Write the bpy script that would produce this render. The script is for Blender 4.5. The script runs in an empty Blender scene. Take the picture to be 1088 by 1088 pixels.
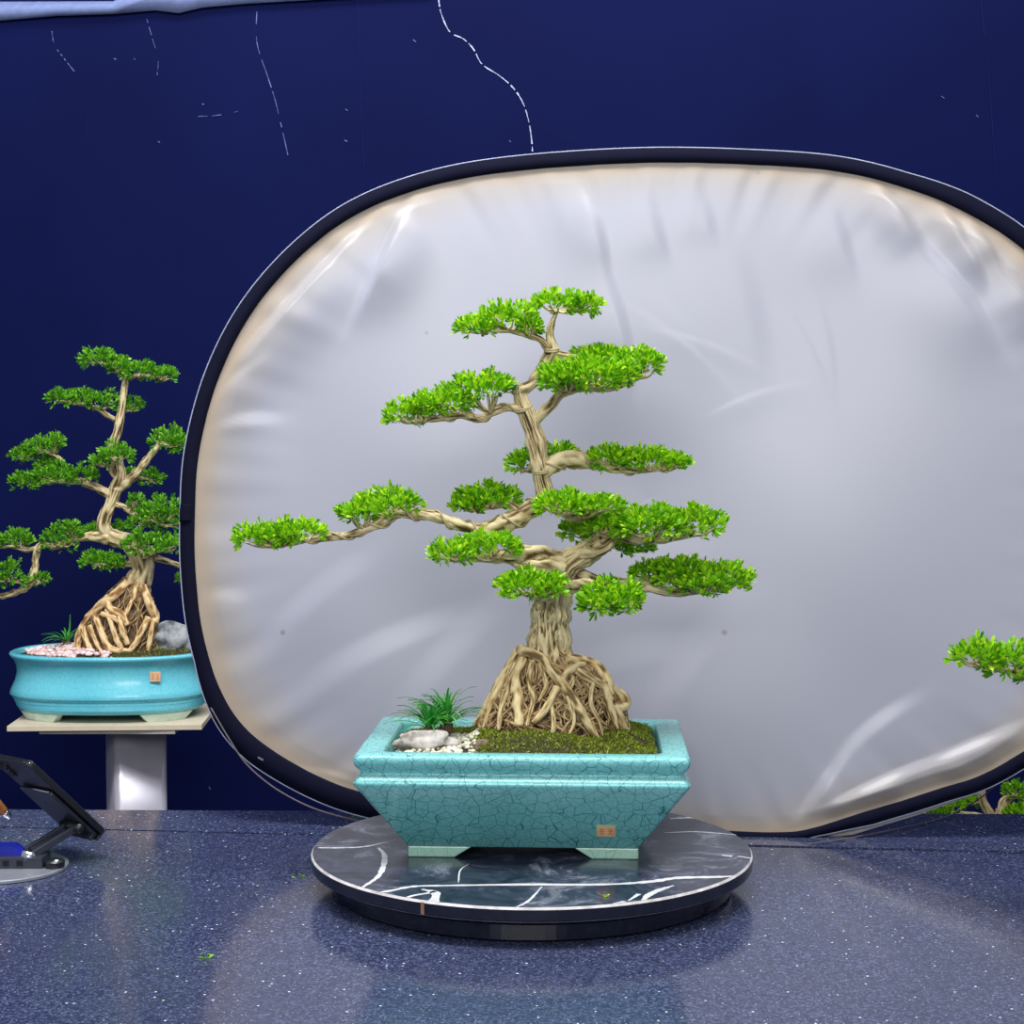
import bpy, math, random
import numpy as np
from mathutils import Vector, Matrix, noise as mn

random.seed(7)
rng = np.random.default_rng(7)
PI = math.pi
SC = bpy.context.scene
COL = SC.collection

# ------------------------------------------------------------------ camera
FPX, HOR, CZ = 1822.0, 460.0, 1.39
PITCH = math.atan((544.0 - HOR) / FPX)
cam_d = bpy.data.cameras.new('camera')
cam = bpy.data.objects.new('camera', cam_d)
COL.objects.link(cam)
cam.location = (0, 0, CZ)
cam.rotation_euler = (PI / 2 - PITCH, 0, 0)
cam_d.sensor_fit = 'HORIZONTAL'
cam_d.sensor_width = 36.0
cam_d.lens = 36.0 * FPX / 1088.0
cam_d.clip_start = 0.05
SC.camera = cam

# ------------------------------------------------------------------ world, lights, exposure
SC.view_settings.view_transform = 'Standard'
SC.view_settings.look = 'None'
SC.view_settings.gamma = 1.0
SC.view_settings.use_curve_mapping = False
SC.view_settings.exposure = 0.0
w = bpy.data.worlds.new('world')
SC.world = w
w.use_nodes = True
bg = w.node_tree.nodes['Background']
bg.inputs[0].default_value = (0.80, 0.88, 1.0, 1)
bg.inputs[1].default_value = 0.40


def area(name, loc, target, sx, sy, power, color=(1, 1, 1)):
    d = bpy.data.lights.new(name, 'AREA')
    d.shape = 'RECTANGLE'
    d.size, d.size_y = sx, sy
    d.energy = power
    d.color = color
    o = bpy.data.objects.new(name, d)
    COL.objects.link(o)
    o.location = loc
    o.rotation_euler = (Vector(target) - Vector(loc)).to_track_quat('-Z', 'Y').to_euler()
    return o


area('overhead_area_light', (0.10, 1.75, 3.6), (0.05, 2.5, 0.95), 2.2, 0.8, 88, (1.0, 0.98, 0.95))
area('overhead_area_light', (-0.2, -1.1, 2.7), (0.0, 2.5, 1.0), 2.0, 1.2, 58, (1.0, 0.98, 0.96))  # unseen front fill, added to lighten the lower cloth and the pot front
area('ceiling_tube_light', (-0.9, 2.2, 3.0), (-0.8, 3.4, 0.9), 1.3, 0.10, 24, (0.95, 0.97, 1.0))
area('wall_wash_light', (0.2, 4.15, 3.3), (0.2, 4.6, 2.2), 3.4, 0.25, 30, (0.9, 0.94, 1.0))


def at(px, py, Y):
    """World point at depth Y seen at pixel (px, py)."""
    dx, dy = (px - 544.0) / FPX, (544.0 - py) / FPX
    c, s = math.cos(PITCH), math.sin(PITCH)
    ry = c + s * dy
    rz = -s + c * dy
    return Vector((dx * Y / ry, Y, CZ + rz * Y / ry))


def on_z(px, py, z):
    """World point at height z seen at pixel (px, py)."""
    p = at(px, py, 1.0)
    k = (z - CZ) / (p.z - CZ)
    return Vector((p.x * k, k, z))


# ------------------------------------------------------------------ materials
def srgb(r, g, b):
    f = lambda v: (v / 255 / 12.92) if v / 255 <= 0.04045 else ((v / 255 + 0.055) / 1.055) ** 2.4
    return (f(r), f(g), f(b), 1.0)


class NT:
    def __init__(s, name):
        s.m = bpy.data.materials.new(name)
        s.m.use_nodes = True
        s.t = s.m.node_tree
        s.b = s.t.nodes['Principled BSDF']
        s.out = s.t.nodes['Material Output']

    def n(s, typ, **kw):
        nd = s.t.nodes.new(typ)
        for k, v in kw.items():
            if k.startswith('i_'):
                key = k[2:]
                key = int(key) if key.isdigit() else key.replace('_', ' ')
                nd.inputs[key].default_value = v
            else:
                setattr(nd, k, v)
        return nd

    def l(s, a, b):
        s.t.links.new(a, b)

    def set(s, **kw):
        for k, v in kw.items():
            s.b.inputs[k.replace('_', ' ')].default_value = v
        return s

    def coords(s, kind='Object'):
        return s.n('ShaderNodeTexCoord').outputs[kind]

    def noise(s, scale, detail=4, rough=0.6, vec=None, dist=0.0):
        nd = s.n('ShaderNodeTexNoise')
        nd.inputs['Scale'].default_value = scale
        nd.inputs['Detail'].default_value = detail
        nd.inputs['Roughness'].default_value = rough
        nd.inputs['Distortion'].default_value = dist
        s.l(vec if vec is not None else s.coords(), nd.inputs['Vector'])
        return nd

    def ramp(s, fac, stops, interp='LINEAR'):
        nd = s.n('ShaderNodeValToRGB')
        cr = nd.color_ramp
        cr.interpolation = interp
        while len(cr.elements) < len(stops):
            cr.elements.new(0.5)
        for e, (p, c) in zip(cr.elements, stops):
            e.position = p
            e.color = c
        s.l(fac, nd.inputs[0])
        return nd.outputs[0]

    def mix(s, fac, a, b, blend='MIX'):
        nd = s.n('ShaderNodeMix', data_type='RGBA', blend_type=blend)
        for sock, v in ((nd.inputs[0], fac), (nd.inputs[6], a), (nd.inputs[7], b)):
            if hasattr(v, 'is_output'):
                s.l(v, sock)
            else:
                sock.default_value = v
        return nd.outputs[2]

    def bump(s, h, strength=0.3, dist=0.002):
        nd = s.n('ShaderNodeBump')
        nd.inputs['Strength'].default_value = strength
        nd.inputs['Distance'].default_value = dist
        s.l(h, nd.inputs['Height'])
        s.l(nd.outputs[0], s.b.inputs['Normal'])

    def col(s, c):
        s.l(c, s.b.inputs['Base Color'])


def plain(name, c, rough=0.5, metal=0.0, spec=0.5, var=0.12, scale=60):
    t = NT(name)
    t.set(Roughness=rough, Metallic=metal)
    t.b.inputs['Specular IOR Level'].default_value = spec
    n = t.noise(scale)
    d = tuple(max(0, x * (1 - var)) for x in c[:3]) + (1,)
    e = tuple(min(1, x * (1 + var)) for x in c[:3]) + (1,)
    t.col(t.ramp(n.outputs[0], [(0.3, d), (0.7, e)]))
    return t.m


def leaf_mat(name, a, b, c, transl=0.35):
    t = NT(name)
    g = t.n('ShaderNodeNewGeometry')
    colr = t.ramp(g.outputs['Random Per Island'], [(0.0, a), (0.5, b), (1.0, c)])
    t.col(colr)
    t.set(Roughness=0.42)
    tr = t.n('ShaderNodeBsdfTranslucent')
    t.l(colr, tr.inputs[0])
    mx = t.n('ShaderNodeMixShader')
    mx.inputs[0].default_value = transl
    t.l(t.b.outputs[0], mx.inputs[1])
    t.l(tr.outputs[0], mx.inputs[2])
    t.l(mx.outputs[0], t.out.inputs[0])
    return t.m


def bark_mat(name, dark, mid, light):
    t = NT(name)
    a = t.n('ShaderNodeAttribute', attribute_name='ridge')
    n = t.noise(120, 5, 0.65)
    add = t.n('ShaderNodeMath', operation='MULTIPLY_ADD')
    t.l(n.outputs[0], add.inputs[0])
    add.inputs[1].default_value = 0.5
    t.l(a.outputs['Fac'], add.inputs[2])
    t.col(t.ramp(add.outputs[0], [(0.32, dark), (0.62, mid), (1.0, light)]))
    t.set(Roughness=0.8)
    t.bump(n.outputs[0], 0.5, 0.002)
    return t.m


def glaze_mat(name, base, line, pale, scale, width, lip=None):
    t = NT(name)
    co = t.coords()
    wob = t.noise(22, 2, 0.5, co)
    wm = t.n('ShaderNodeVectorMath', operation='MULTIPLY_ADD')
    t.l(wob.outputs['Color'], wm.inputs[0])
    wm.inputs[1].default_value = (0.012, 0.012, 0.012)
    t.l(co, wm.inputs[2])
    v1 = t.n('ShaderNodeTexVoronoi', feature='DISTANCE_TO_EDGE')
    v1.inputs['Scale'].default_value = scale
    t.l(wm.outputs[0], v1.inputs['Vector'])
    v2 = t.n('ShaderNodeTexVoronoi', feature='DISTANCE_TO_EDGE')
    v2.inputs['Scale'].default_value = scale * 1.9
    t.l(wm.outputs[0], v2.inputs['Vector'])
    l1 = t.ramp(v1.outputs[0], [(0.0, (1, 1, 1, 1)), (width, (0, 0, 0, 1))])
    l2 = t.ramp(v2.outputs[0], [(0.0, (.55, .55, .55, 1)), (width * 1.3, (0, 0, 0, 1))])
    ln = t.mix(1.0, l1, l2, 'LIGHTEN')
    big = t.noise(9, 3, 0.5)
    bc = t.ramp(big.outputs[0], [(0.35, base), (0.7, pale)])
    t.col(t.mix(ln, bc, line))
    t.set(Roughness=0.26)
    t.b.inputs['Coat Weight'].default_value = 0.15
    t.b.inputs['Coat Roughness'].default_value = 0.05
    return t.m


M = {}
M['leaf'] = leaf_mat('boxwood_leaf', srgb(66, 140, 10), srgb(134, 206, 14), srgb(206, 242, 50))
M['leaf_dim'] = leaf_mat('boxwood_leaf_dim_light', srgb(52, 128, 18), srgb(102, 182, 28), srgb(160, 218, 66))  # left tree's weaker light put into a darker copy of the leaf colour
M['grass'] = leaf_mat('mondo_grass_blade', srgb(34, 124, 54), srgb(64, 168, 64), srgb(120, 208, 90), 0.3)
M['moss'] = leaf_mat('moss_fibre', srgb(74, 92, 16), srgb(128, 146, 30), srgb(160, 168, 60), 0.2)
M['bark'] = bark_mat('pale_flaky_bark', srgb(78, 60, 34), srgb(168, 146, 100), srgb(226, 208, 164))
M['root'] = bark_mat('exposed_root_bark', srgb(110, 84, 48), srgb(186, 158, 106), srgb(226, 204, 156))
M['root_pale'] = bark_mat('pale_tan_root_bark', srgb(140, 100, 60), srgb(208, 168, 112), srgb(236, 208, 160))
M['rootfine'] = bark_mat('brown_fine_root', srgb(84, 62, 38), srgb(142, 114, 76), srgb(190, 164, 118))
M['rootcore'] = bark_mat('root_soil_core', srgb(44, 32, 20), srgb(96, 72, 46), srgb(150, 120, 80))
M['wire'] = plain('training_wire', srgb(184, 166, 126), 0.55)
M['glaze'] = glaze_mat('turquoise_crackle_glaze', srgb(114, 193, 194), srgb(26, 104, 110), srgb(126, 203, 204), 54, 0.032)
M['glaze_far'] = glaze_mat('sky_blue_fine_crackle_glaze', srgb(96, 196, 216), srgb(84, 176, 198), srgb(116, 210, 226), 70, 0.03)
M['glazefoot'] = glaze_mat('pale_green_glaze', srgb(160, 206, 186), srgb(104, 170, 150), srgb(176, 216, 196), 40, 0.02)
M['footwhite'] = plain('pale_unglazed_foot', srgb(206, 226, 214), 0.45)
M['seal'] = plain('terracotta_seal', srgb(238, 188, 142), 0.7)
M['sealmark'] = plain('terracotta_seal_mark', srgb(204, 140, 100), 0.7)
M['sealedge'] = plain('seal_border_glaze', srgb(150, 196, 160), 0.3)
M['soil'] = plain('dark_soil', srgb(52, 44, 24), 0.9, var=0.5, scale=150)
M['pebble'] = leaf_mat('white_pebble', srgb(176, 168, 140), srgb(206, 202, 180), srgb(228, 226, 212), 0.0)
M['pebble_pink'] = leaf_mat('pinkish_pebble', srgb(214, 160, 160), srgb(236, 206, 206), srgb(250, 240, 238), 0.0)
M['black'] = plain('black_plastic', srgb(26, 27, 34), 0.32)
M['blackgloss'] = plain('black_glass', srgb(14, 15, 22), 0.08)
M['greymetal'] = plain('grey_metal', srgb(150, 154, 164), 0.35, 0.4)
M['darkmetal'] = plain('dark_grey_metal', srgb(62, 66, 78), 0.38, 0.4)
M['chrome'] = plain('polished_metal', srgb(214, 216, 222), 0.18, 1.0)
M['blue'] = plain('blue_plastic', srgb(16, 28, 150), 0.4)
M['brownwood'] = plain('brown_varnished_wood', srgb(150, 92, 44), 0.3, var=0.3)
M['ply'] = plain('pale_plywood', srgb(214, 200, 176), 0.6, var=0.08, scale=30)
M['plywood_grey'] = plain('grey_board', srgb(170, 164, 160), 0.6)
M['border'] = plain('navy_black_binding', srgb(8, 10, 32), 0.85, spec=.12)
M['piping'] = plain('grey_edge_piping', srgb(150, 156, 180), 0.4)
M['cord'] = plain('grey_brown_cord', srgb(96, 86, 96), 0.6)
M['palecloth'] = plain('pale_backing_cloth', srgb(196, 188, 184), 0.8)
M['trim'] = plain('pale_blue_edge_cloth', srgb(116, 130, 176), 0.7)
M['crackline'] = plain('flaked_paint_line', srgb(176, 184, 214), 0.8, var=.5, scale=30)
M['crackdim'] = plain('dim_flaked_line', srgb(84, 94, 150), 0.8, var=.5, scale=30)
M['cracksoft'] = plain('faint_scratch_line', srgb(15, 23, 80), 0.8, spec=.1)


def rock_mat(name, a, b, c, scale):
    t = NT(name)
    n = t.noise(scale, 6, 0.65)
    t.col(t.ramp(n.outputs[0], [(0.33, a), (0.45, b), (0.7, c)]))
    t.set(Roughness=0.8)
    t.bump(n.outputs[0], 0.7, 0.004)
    return t.m


M['rockwhite'] = rock_mat('white_mottled_rock', srgb(80, 74, 70), srgb(164, 156, 150), srgb(206, 202, 198), 38)
M['rockgrey'] = rock_mat('grey_layered_rock', srgb(70, 74, 84), srgb(140, 144, 150), srgb(196, 198, 200), 30)
M['rockbrown'] = rock_mat('brown_rock', srgb(60, 46, 36), srgb(112, 92, 76), srgb(150, 132, 112), 70)

# wall paint
t = NT('navy_wall_paint')
n = t.noise(1.1, 4, 0.55)
n2 = t.noise(260, 2, 0.6)
c = t.ramp(n.outputs[0], [(0.35, srgb(5, 13, 60)), (0.7, srgb(9, 19, 72))])
t.col(t.mix(0.06, c, n2.outputs['Color'], 'OVERLAY'))
t.set(Roughness=0.8)
t.b.inputs['Specular IOR Level'].default_value = 0.10
t.bump(n2.outputs[0], 0.08, 0.002)
M['wall'] = t.m

# granite
t = NT('blue_black_granite')
co = t.coords()
n1 = t.noise(5, 5, 0.6, co)
n2 = t.noise(230, 6, 0.75, co)
base = t.ramp(n2.outputs[0], [(0.34, srgb(20, 23, 42)), (0.5, srgb(50, 57, 88)), (0.68, srgb(112, 121, 158))])
base = t.mix(t.ramp(n1.outputs[0], [(0.35, (0, 0, 0, 1)), (0.7, (.6, .6, .6, 1))]), base, srgb(60, 66, 90))
v = t.n('ShaderNodeTexVoronoi', feature='F1')
v.inputs['Scale'].default_value = 105
t.l(co, v.inputs['Vector'])
near = t.ramp(v.outputs['Distance'], [(0.11, (1, 1, 1, 1)), (0.19, (0, 0, 0, 1))])
sel = t.ramp(v.outputs['Color'], [(0.70, (0, 0, 0, 1)), (0.78, (1, 1, 1, 1))])
fl = t.mix(1.0, near, sel, 'MULTIPLY')
v2 = t.n('ShaderNodeTexVoronoi', feature='F1')
v2.inputs['Scale'].default_value = 260
t.l(co, v2.inputs['Vector'])
near2 = t.ramp(v2.outputs['Distance'], [(0.16, (1, 1, 1, 1)), (0.3, (0, 0, 0, 1))])
sel2 = t.ramp(v2.outputs['Color'], [(0.62, (0, 0, 0, 1)), (0.8, (.8, .8, .8, 1))])
fl2 = t.mix(1.0, near2, sel2, 'MULTIPLY')
base = t.mix(fl2, base, srgb(170, 182, 214))
base = t.mix(fl, base, srgb(235, 240, 250))
t.col(base)
t.set(Roughness=0.10)
nr = t.noise(20, 4, 0.6, co)
rr = t.n('ShaderNodeMapRange')
t.l(nr.outputs[0], rr.inputs[0])
rr.inputs[3].default_value = 0.05
rr.inputs[4].default_value = 0.20
t.l(rr.outputs[0], t.b.inputs['Roughness'])
M['granite'] = t.m

# dark marble of the turntable
t = NT('dark_grey_marble')
co = t.coords()
n1 = t.noise(13, 7, 0.72, co, 0.9)
n2 = t.noise(60, 4, 0.7, co)
c = t.ramp(n1.outputs[0], [(0.38, srgb(20, 23, 38)), (0.54, srgb(54, 58, 76)), (0.72, srgb(142, 145, 160))])
t.col(t.mix(0.25, c, n2.outputs['Color'], 'OVERLAY'))
t.set(Roughness=0.16)
M['marble'] = t.m
M['vein'] = plain('white_quartz_vein', srgb(216, 216, 222), 0.2)
M['marbleedge'] = plain('ground_stone_edge', srgb(200, 196, 196), 0.5, var=0.35, scale=40)
M['marbleside'] = plain('black_polished_stone_side', srgb(26, 28, 44), 0.2, var=0.3)
M['brownstain'] = plain('brown_chip', srgb(150, 112, 88), 0.6)

# reflector fabric: pale silvery cloth, yellowed along its hem
t = NT('silver_white_reflector_cloth')
a = t.n('ShaderNodeAttribute', attribute_name='hem')
n1 = t.noise(6, 4, 0.6)
n2 = t.noise(900, 2, 0.5)
ad = t.n('ShaderNodeMath', operation='MULTIPLY_ADD')
t.l(n1.outputs[0], ad.inputs[0])
ad.inputs[1].default_value = 0.35
t.l(a.outputs['Fac'], ad.inputs[2])
c = t.ramp(ad.outputs[0], [(0.40, srgb(154, 155, 168)), (0.80, srgb(157, 152, 151)), (1.25, srgb(160, 146, 131))])
v = t.n('ShaderNodeTexVoronoi', feature='F1')
v.inputs['Scale'].default_value = 7
t.l(t.coords(), v.inputs['Vector'])
sp = t.ramp(v.outputs['Distance'], [(0.018, (1, 1, 1, 1)), (0.04, (0, 0, 0, 1))])
c = t.mix(sp, c, srgb(132, 128, 126))
t.col(c)
t.set(Roughness=0.36)
t.b.inputs['Sheen Weight'].default_value = 0.2
t.bump(n2.outputs[0], 0.05, 0.001)
M['fabric'] = t.m

# brushed column
t = NT('brushed_steel_column')
n1 = t.noise(9, 3, 0.5)
t.col(t.ramp(n1.outputs[0], [(0.3, srgb(150, 152, 170)), (0.7, srgb(186, 182, 194))]))
t.set(Roughness=0.3, Metallic=0.25)
M['steel'] = t.m
M['floor'] = plain('dark_concrete', srgb(52, 54, 66), 0.6, scale=6)


# ------------------------------------------------------------------ object helpers
def wloc(o):
    v = Vector((0, 0, 0))
    while o is not None:
        v = v + o.location
        o = o.parent
    return v


class MB:
    """Collects shapes (world coordinates) and links them as one mesh object."""

    def __init__(s):
        s.v, s.f, s.mi, s.r = [], [], [], []

    def add(s, v, f, mi=0, r=None):
        k = len(s.v)
        s.v += [tuple(p) for p in v]
        s.f += [tuple(i + k for i in q) for q in f]
        s.mi += [mi] * len(f)
        s.r += list(r) if r is not None else [0.5] * len(v)
        return s

    def box(s, c, size, rot=None, mi=0):
        hx, hy, hz = (x / 2 for x in size)
        vs = [Vector((x, y, z)) for x in (-hx, hx) for y in (-hy, hy) for z in (-hz, hz)]
        if rot is not None:
            vs = [rot @ p for p in vs]
        c = Vector(c)
        return s.add([p + c for p in vs], [(0, 1, 3, 2), (4, 6, 7, 5), (0, 4, 5, 1), (2, 3, 7, 6), (0, 2, 6, 4), (1, 5, 7, 3)], mi)

    def rings(s, rings, mi=0, cap0=True, cap1=True, r=None):
        """rings: list of equal-length closed loops."""
        n = len(rings[0])
        vs, fs = [], []
        for R in rings:
            vs += [tuple(p) for p in R]
        for i in range(len(rings) - 1):
            for j in range(n):
                a, b = i * n + j, i * n + (j + 1) % n
                fs.append((a, b, b + n, a + n))
        if cap0:
            fs.append(tuple(reversed(range(n))))
        if cap1:
            fs.append(tuple(range((len(rings) - 1) * n, len(rings) * n)))
        return s.add(vs, fs, mi, r)

    def tube(s, pts, rad, seg=10, amp=0.0, kr=1.5, ks=30.0, seed=0.0, step=None, twist=2.0, mi=0, cap=True):
        P = spline(pts, step)
        L = len(P)
        # radii along the control points
        R = np.interp(np.linspace(0, 1, L), np.linspace(0, 1, len(rad)), rad) if hasattr(rad, '__len__') else [rad] * L
        T = [(P[min(i + 1, L - 1)] - P[max(i - 1, 0)]).normalized() for i in range(L)]
        up = Vector((0, 0, 1)) if abs(T[0].z) < 0.9 else Vector((1, 0, 0))
        N = T[0].cross(up).normalized()
        rings, rv = [], []
        d = 0.0
        for i in range(L):
            if i:
                d += (P[i] - P[i - 1]).length
                N = (N - T[i] * N.dot(T[i])).normalized()
            B = T[i].cross(N)
            ring = []
            for j in range(seg):
                a = 2 * PI * j / seg
                q = 0.5
                rr = R[i]
                if amp:
                    aa = a + d * twist
                    q1 = mn.noise((math.cos(aa) * kr + seed, math.sin(aa) * kr + seed * 1.7, d * ks))
                    q2 = mn.noise((math.cos(aa) * kr * 2.3 - seed, math.sin(aa) * kr * 2.3, d * ks * 2.1 + 9))
                    q = min(1, max(0, 1.0 - 1.7 * abs(q1) + 0.45 * q2 - 0.1))
                    rr *= 1 + amp * (q - 0.55) + amp * 0.5 * mn.noise((d * 60, seed, 3))
                ring.append(P[i] + (N * math.cos(a) + B * math.sin(a)) * rr)
                rv.append(q)
            rings.append(ring)
        return s.rings(rings, mi, cap, cap, rv)

    def ball(s, c, r, sub=2, sq=(1, 1, 1), amp=0.0, freq=3.0, seed=0.0, mi=0):
        import bmesh
        bm = bmesh.new()
        bmesh.ops.create_icosphere(bm, subdivisions=sub, radius=1.0)
        c = Vector(c)
        vs = []
        for v in bm.verts:
            k = 1 + (amp * mn.noise(v.co * freq + Vector((seed, seed * 2, 0))) if amp else 0)
            vs.append(c + Vector((v.co.x * sq[0], v.co.y * sq[1], v.co.z * sq[2])) * r * k)
        fs = [tuple(v.index for v in f.verts) for f in bm.faces]
        bm.free()
        return s.add(vs, fs, mi)

    def build(s, name, mats, parent=None, smooth=True, loc=None, ridge=True):
        mats = mats if isinstance(mats, (list, tuple)) else [mats]
        base = wloc(parent) if parent is not None else Vector(loc or (0, 0, 0))
        me = bpy.data.meshes.new(name)
        me.from_pydata([(p[0] - base.x, p[1] - base.y, p[2] - base.z) for p in s.v], [], s.f)
        for m in mats:
            me.materials.append(m)
        me.polygons.foreach_set('material_index', s.mi)
        me.polygons.foreach_set('use_smooth', [smooth] * len(s.f))
        if ridge:
            at_ = me.attributes.new('ridge', 'FLOAT', 'POINT')
            at_.data.foreach_set('value', s.r)
        me.update()
        return link(name, me, parent, loc)


def link(name, me, parent=None, loc=None):
    o = bpy.data.objects.new(name, me)
    COL.objects.link(o)
    if parent is not None:
        o.parent = parent
    elif loc is not None:
        o.location = loc
    return o


def empty(name, loc):
    o = bpy.data.objects.new(name, None)
    o.empty_display_size = 0.05
    COL.objects.link(o)
    o.location = loc
    return o


def tag(o, label=None, cat=None, group=None, kind=None):
    for k, v in (('label', label), ('category', cat), ('group', group), ('kind', kind)):
        if v:
            o[k] = v
    return o


def spline(pts, step=None):
    pts = [Vector(p) for p in pts]
    if len(pts) == 2:
        k = max(2, int((pts[1] - pts[0]).length / step) + 1) if step else 2
        return [pts[0].lerp(pts[1], i / (k - 1)) for i in range(k)]
    out = []
    ext = [pts[0] * 2 - pts[1]] + pts + [pts[-1] * 2 - pts[-2]]
    for i in range(1, len(ext) - 2):
        a, b, c, d = ext[i - 1], ext[i], ext[i + 1], ext[i + 2]
        k = max(3, int((c - b).length / step)) if step else 6
        for j in range(k):
            t_ = j / k
            out.append(0.5 * ((2 * b) + (c - a) * t_ + (2 * a - 5 * b + 4 * c - d) * t_ ** 2 + (3 * b - a - 3 * c + d) * t_ ** 3))
    out.append(pts[-1])
    return out


def bevel(o, wd, seg=2):
    m = o.modifiers.new('bevel', 'BEVEL')
    m.width = wd
    m.segments = seg
    m.limit_method = 'ANGLE'
    return o


# ------------------------------------------------------------------ leaves (numpy)
LEAF = np.array([[0, 0, 0], [.38, .115, .03], [.38, -.115, .03], [.74, .165, .02], [.74, -.165, .02], [1.0, .0, -.06]])
LEAF_T = np.array([[0, 2, 1], [1, 2, 4], [1, 4, 3], [3, 4, 5]])


def unit(a):
    return a / np.maximum(np.linalg.norm(a, axis=-1, keepdims=True), 1e-9)


def leaves_mesh(name, pos, dirs, length, mat, parent=None, loc=None, width=1.0, extra=None):
    """One mesh of many small blades: pos (N,3), dirs (N,3), length (N,)."""
    N = len(pos)
    d = unit(dirs)
    ref = unit(rng.normal(size=(N, 3)))
    s = unit(np.cross(d, ref))
    n = np.cross(s, d)
    L = length[:, None, None]
    V = pos[:, None, :] + L * (LEAF[None, :, 0:1] * d[:, None, :] + width * LEAF[None, :, 1:2] * s[:, None, :] + LEAF[None, :, 2:3] * n[:, None, :])
    V = V.reshape(-1, 3)
    F = (LEAF_T[None] + (np.arange(N) * 6)[:, None, None]).reshape(-1, 3)
    mats = [mat]
    mi = np.zeros(len(F), dtype=np.int32)
    if extra is not None:                       # (verts, tri faces, material) underneath
        ev, ef, em = extra
        F = np.vstack([F, np.array(ef) + len(V)])
        V = np.vstack([V, np.array(ev)])
        mi = np.concatenate([mi, np.ones(len(ef), dtype=np.int32)])
        mats.append(em)
    base = wloc(parent) if parent is not None else Vector(loc or (0, 0, 0))
    V = V - np.array(base)
    me = bpy.data.meshes.new(name)
    me.vertices.add(len(V))
    me.vertices.foreach_set('co', V.astype(np.float32).ravel())
    me.loops.add(len(F) * 3)
    me.loops.foreach_set('vertex_index', F.astype(np.int32).ravel())
    me.polygons.add(len(F))
    me.polygons.foreach_set('loop_start', (np.arange(len(F)) * 3).astype(np.int32))
    me.polygons.foreach_set('loop_total', np.full(len(F), 3, dtype=np.int32))
    for m in mats:
        me.materials.append(m)
    me.polygons.foreach_set('material_index', mi)
    me.polygons.foreach_set('use_smooth', np.ones(len(F), dtype=bool))
    me.update(calc_edges=True)
    me.validate()
    return link(name, me, parent, loc)


def pad(parent, lobes, Y, mat, leaf=0.0118, dens=34000, name='foliage_pad'):
    """A trimmed foliage pad; lobes = (px, py, rx, ry[, dY]) in picture units at depth Y. Returns the lobe centres for the twigs."""
    ps, ds, cen = [], [], []
    for lb in lobes:
        px, py, rx, ry = lb[:4]
        y = Y + (lb[4] if len(lb) > 4 else 0.0)
        k = y / FPX
        c = np.array(at(px, py + 0.30 * ry, y))
        a = max(rx * k - leaf * 0.62, 0.008)
        top = max(1.30 * ry * k - leaf * 0.72, 0.006)
        bot = max(0.70 * ry * k - leaf * 0.45, 0.004)
        b = max(min(a * 0.85, 0.085), 0.03)
        nc = int(max(24, PI * a * b * dens))
        th = rng.uniform(0, 2 * PI, nc)
        r = np.sqrt(rng.uniform(0, 1, nc)) * 0.99
        bumpy = 0.82 + 0.22 * np.sin(th * 3 + px) * r + 0.12 * np.sin(7 * r * np.cos(th) + px * 1.3)
        dome = np.sqrt(1 - r ** 2 * 0.96)
        fr = rng.uniform(0, 1, nc) ** 0.55
        low = fr < 0.42
        h = -bot * dome * 0.95 + (top * bumpy + bot * 0.95) * dome * fr
        u, v = r * np.cos(th), r * np.sin(th)
        p = np.stack([c[0] + a * u, c[1] + b * v, c[2] + h], 1)
        ax = unit(np.stack([u * 1.05, v * 1.05, np.where(low, 0.05, 0.95)], 1) + rng.normal(size=(nc, 3)) * 0.22)
        m = 6
        ref = unit(rng.normal(size=(nc, 3)))
        s = unit(np.cross(ax, ref))
        t_ = np.cross(s, ax)
        for q in range(m):
            phi = 2 * PI * q / m + rng.uniform(-.4, .4, nc)
            cone = rng.uniform(0.12, 0.80, nc)
            d = ax * np.cos(cone)[:, None] + (s * np.cos(phi)[:, None] + t_ * np.sin(phi)[:, None]) * np.sin(cone)[:, None]
            ps.append(p + rng.normal(size=(nc, 3)) * 0.0012)
            ds.append(d)
        cen.append((Vector(c), a, b))
    ps, ds = np.vstack(ps), np.vstack(ds)
    ln = leaf * rng.uniform(0.7, 1.2, len(ps))
    leaves_mesh(name, ps, ds, ln, mat, parent)
    return cen


def px_path(pts, Y0, Y1):
    n = len(pts)
    return [at(p[0], p[1], Y0 + (Y1 - Y0) * i / max(1, n - 1)) for i, p in enumerate(pts)]


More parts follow.
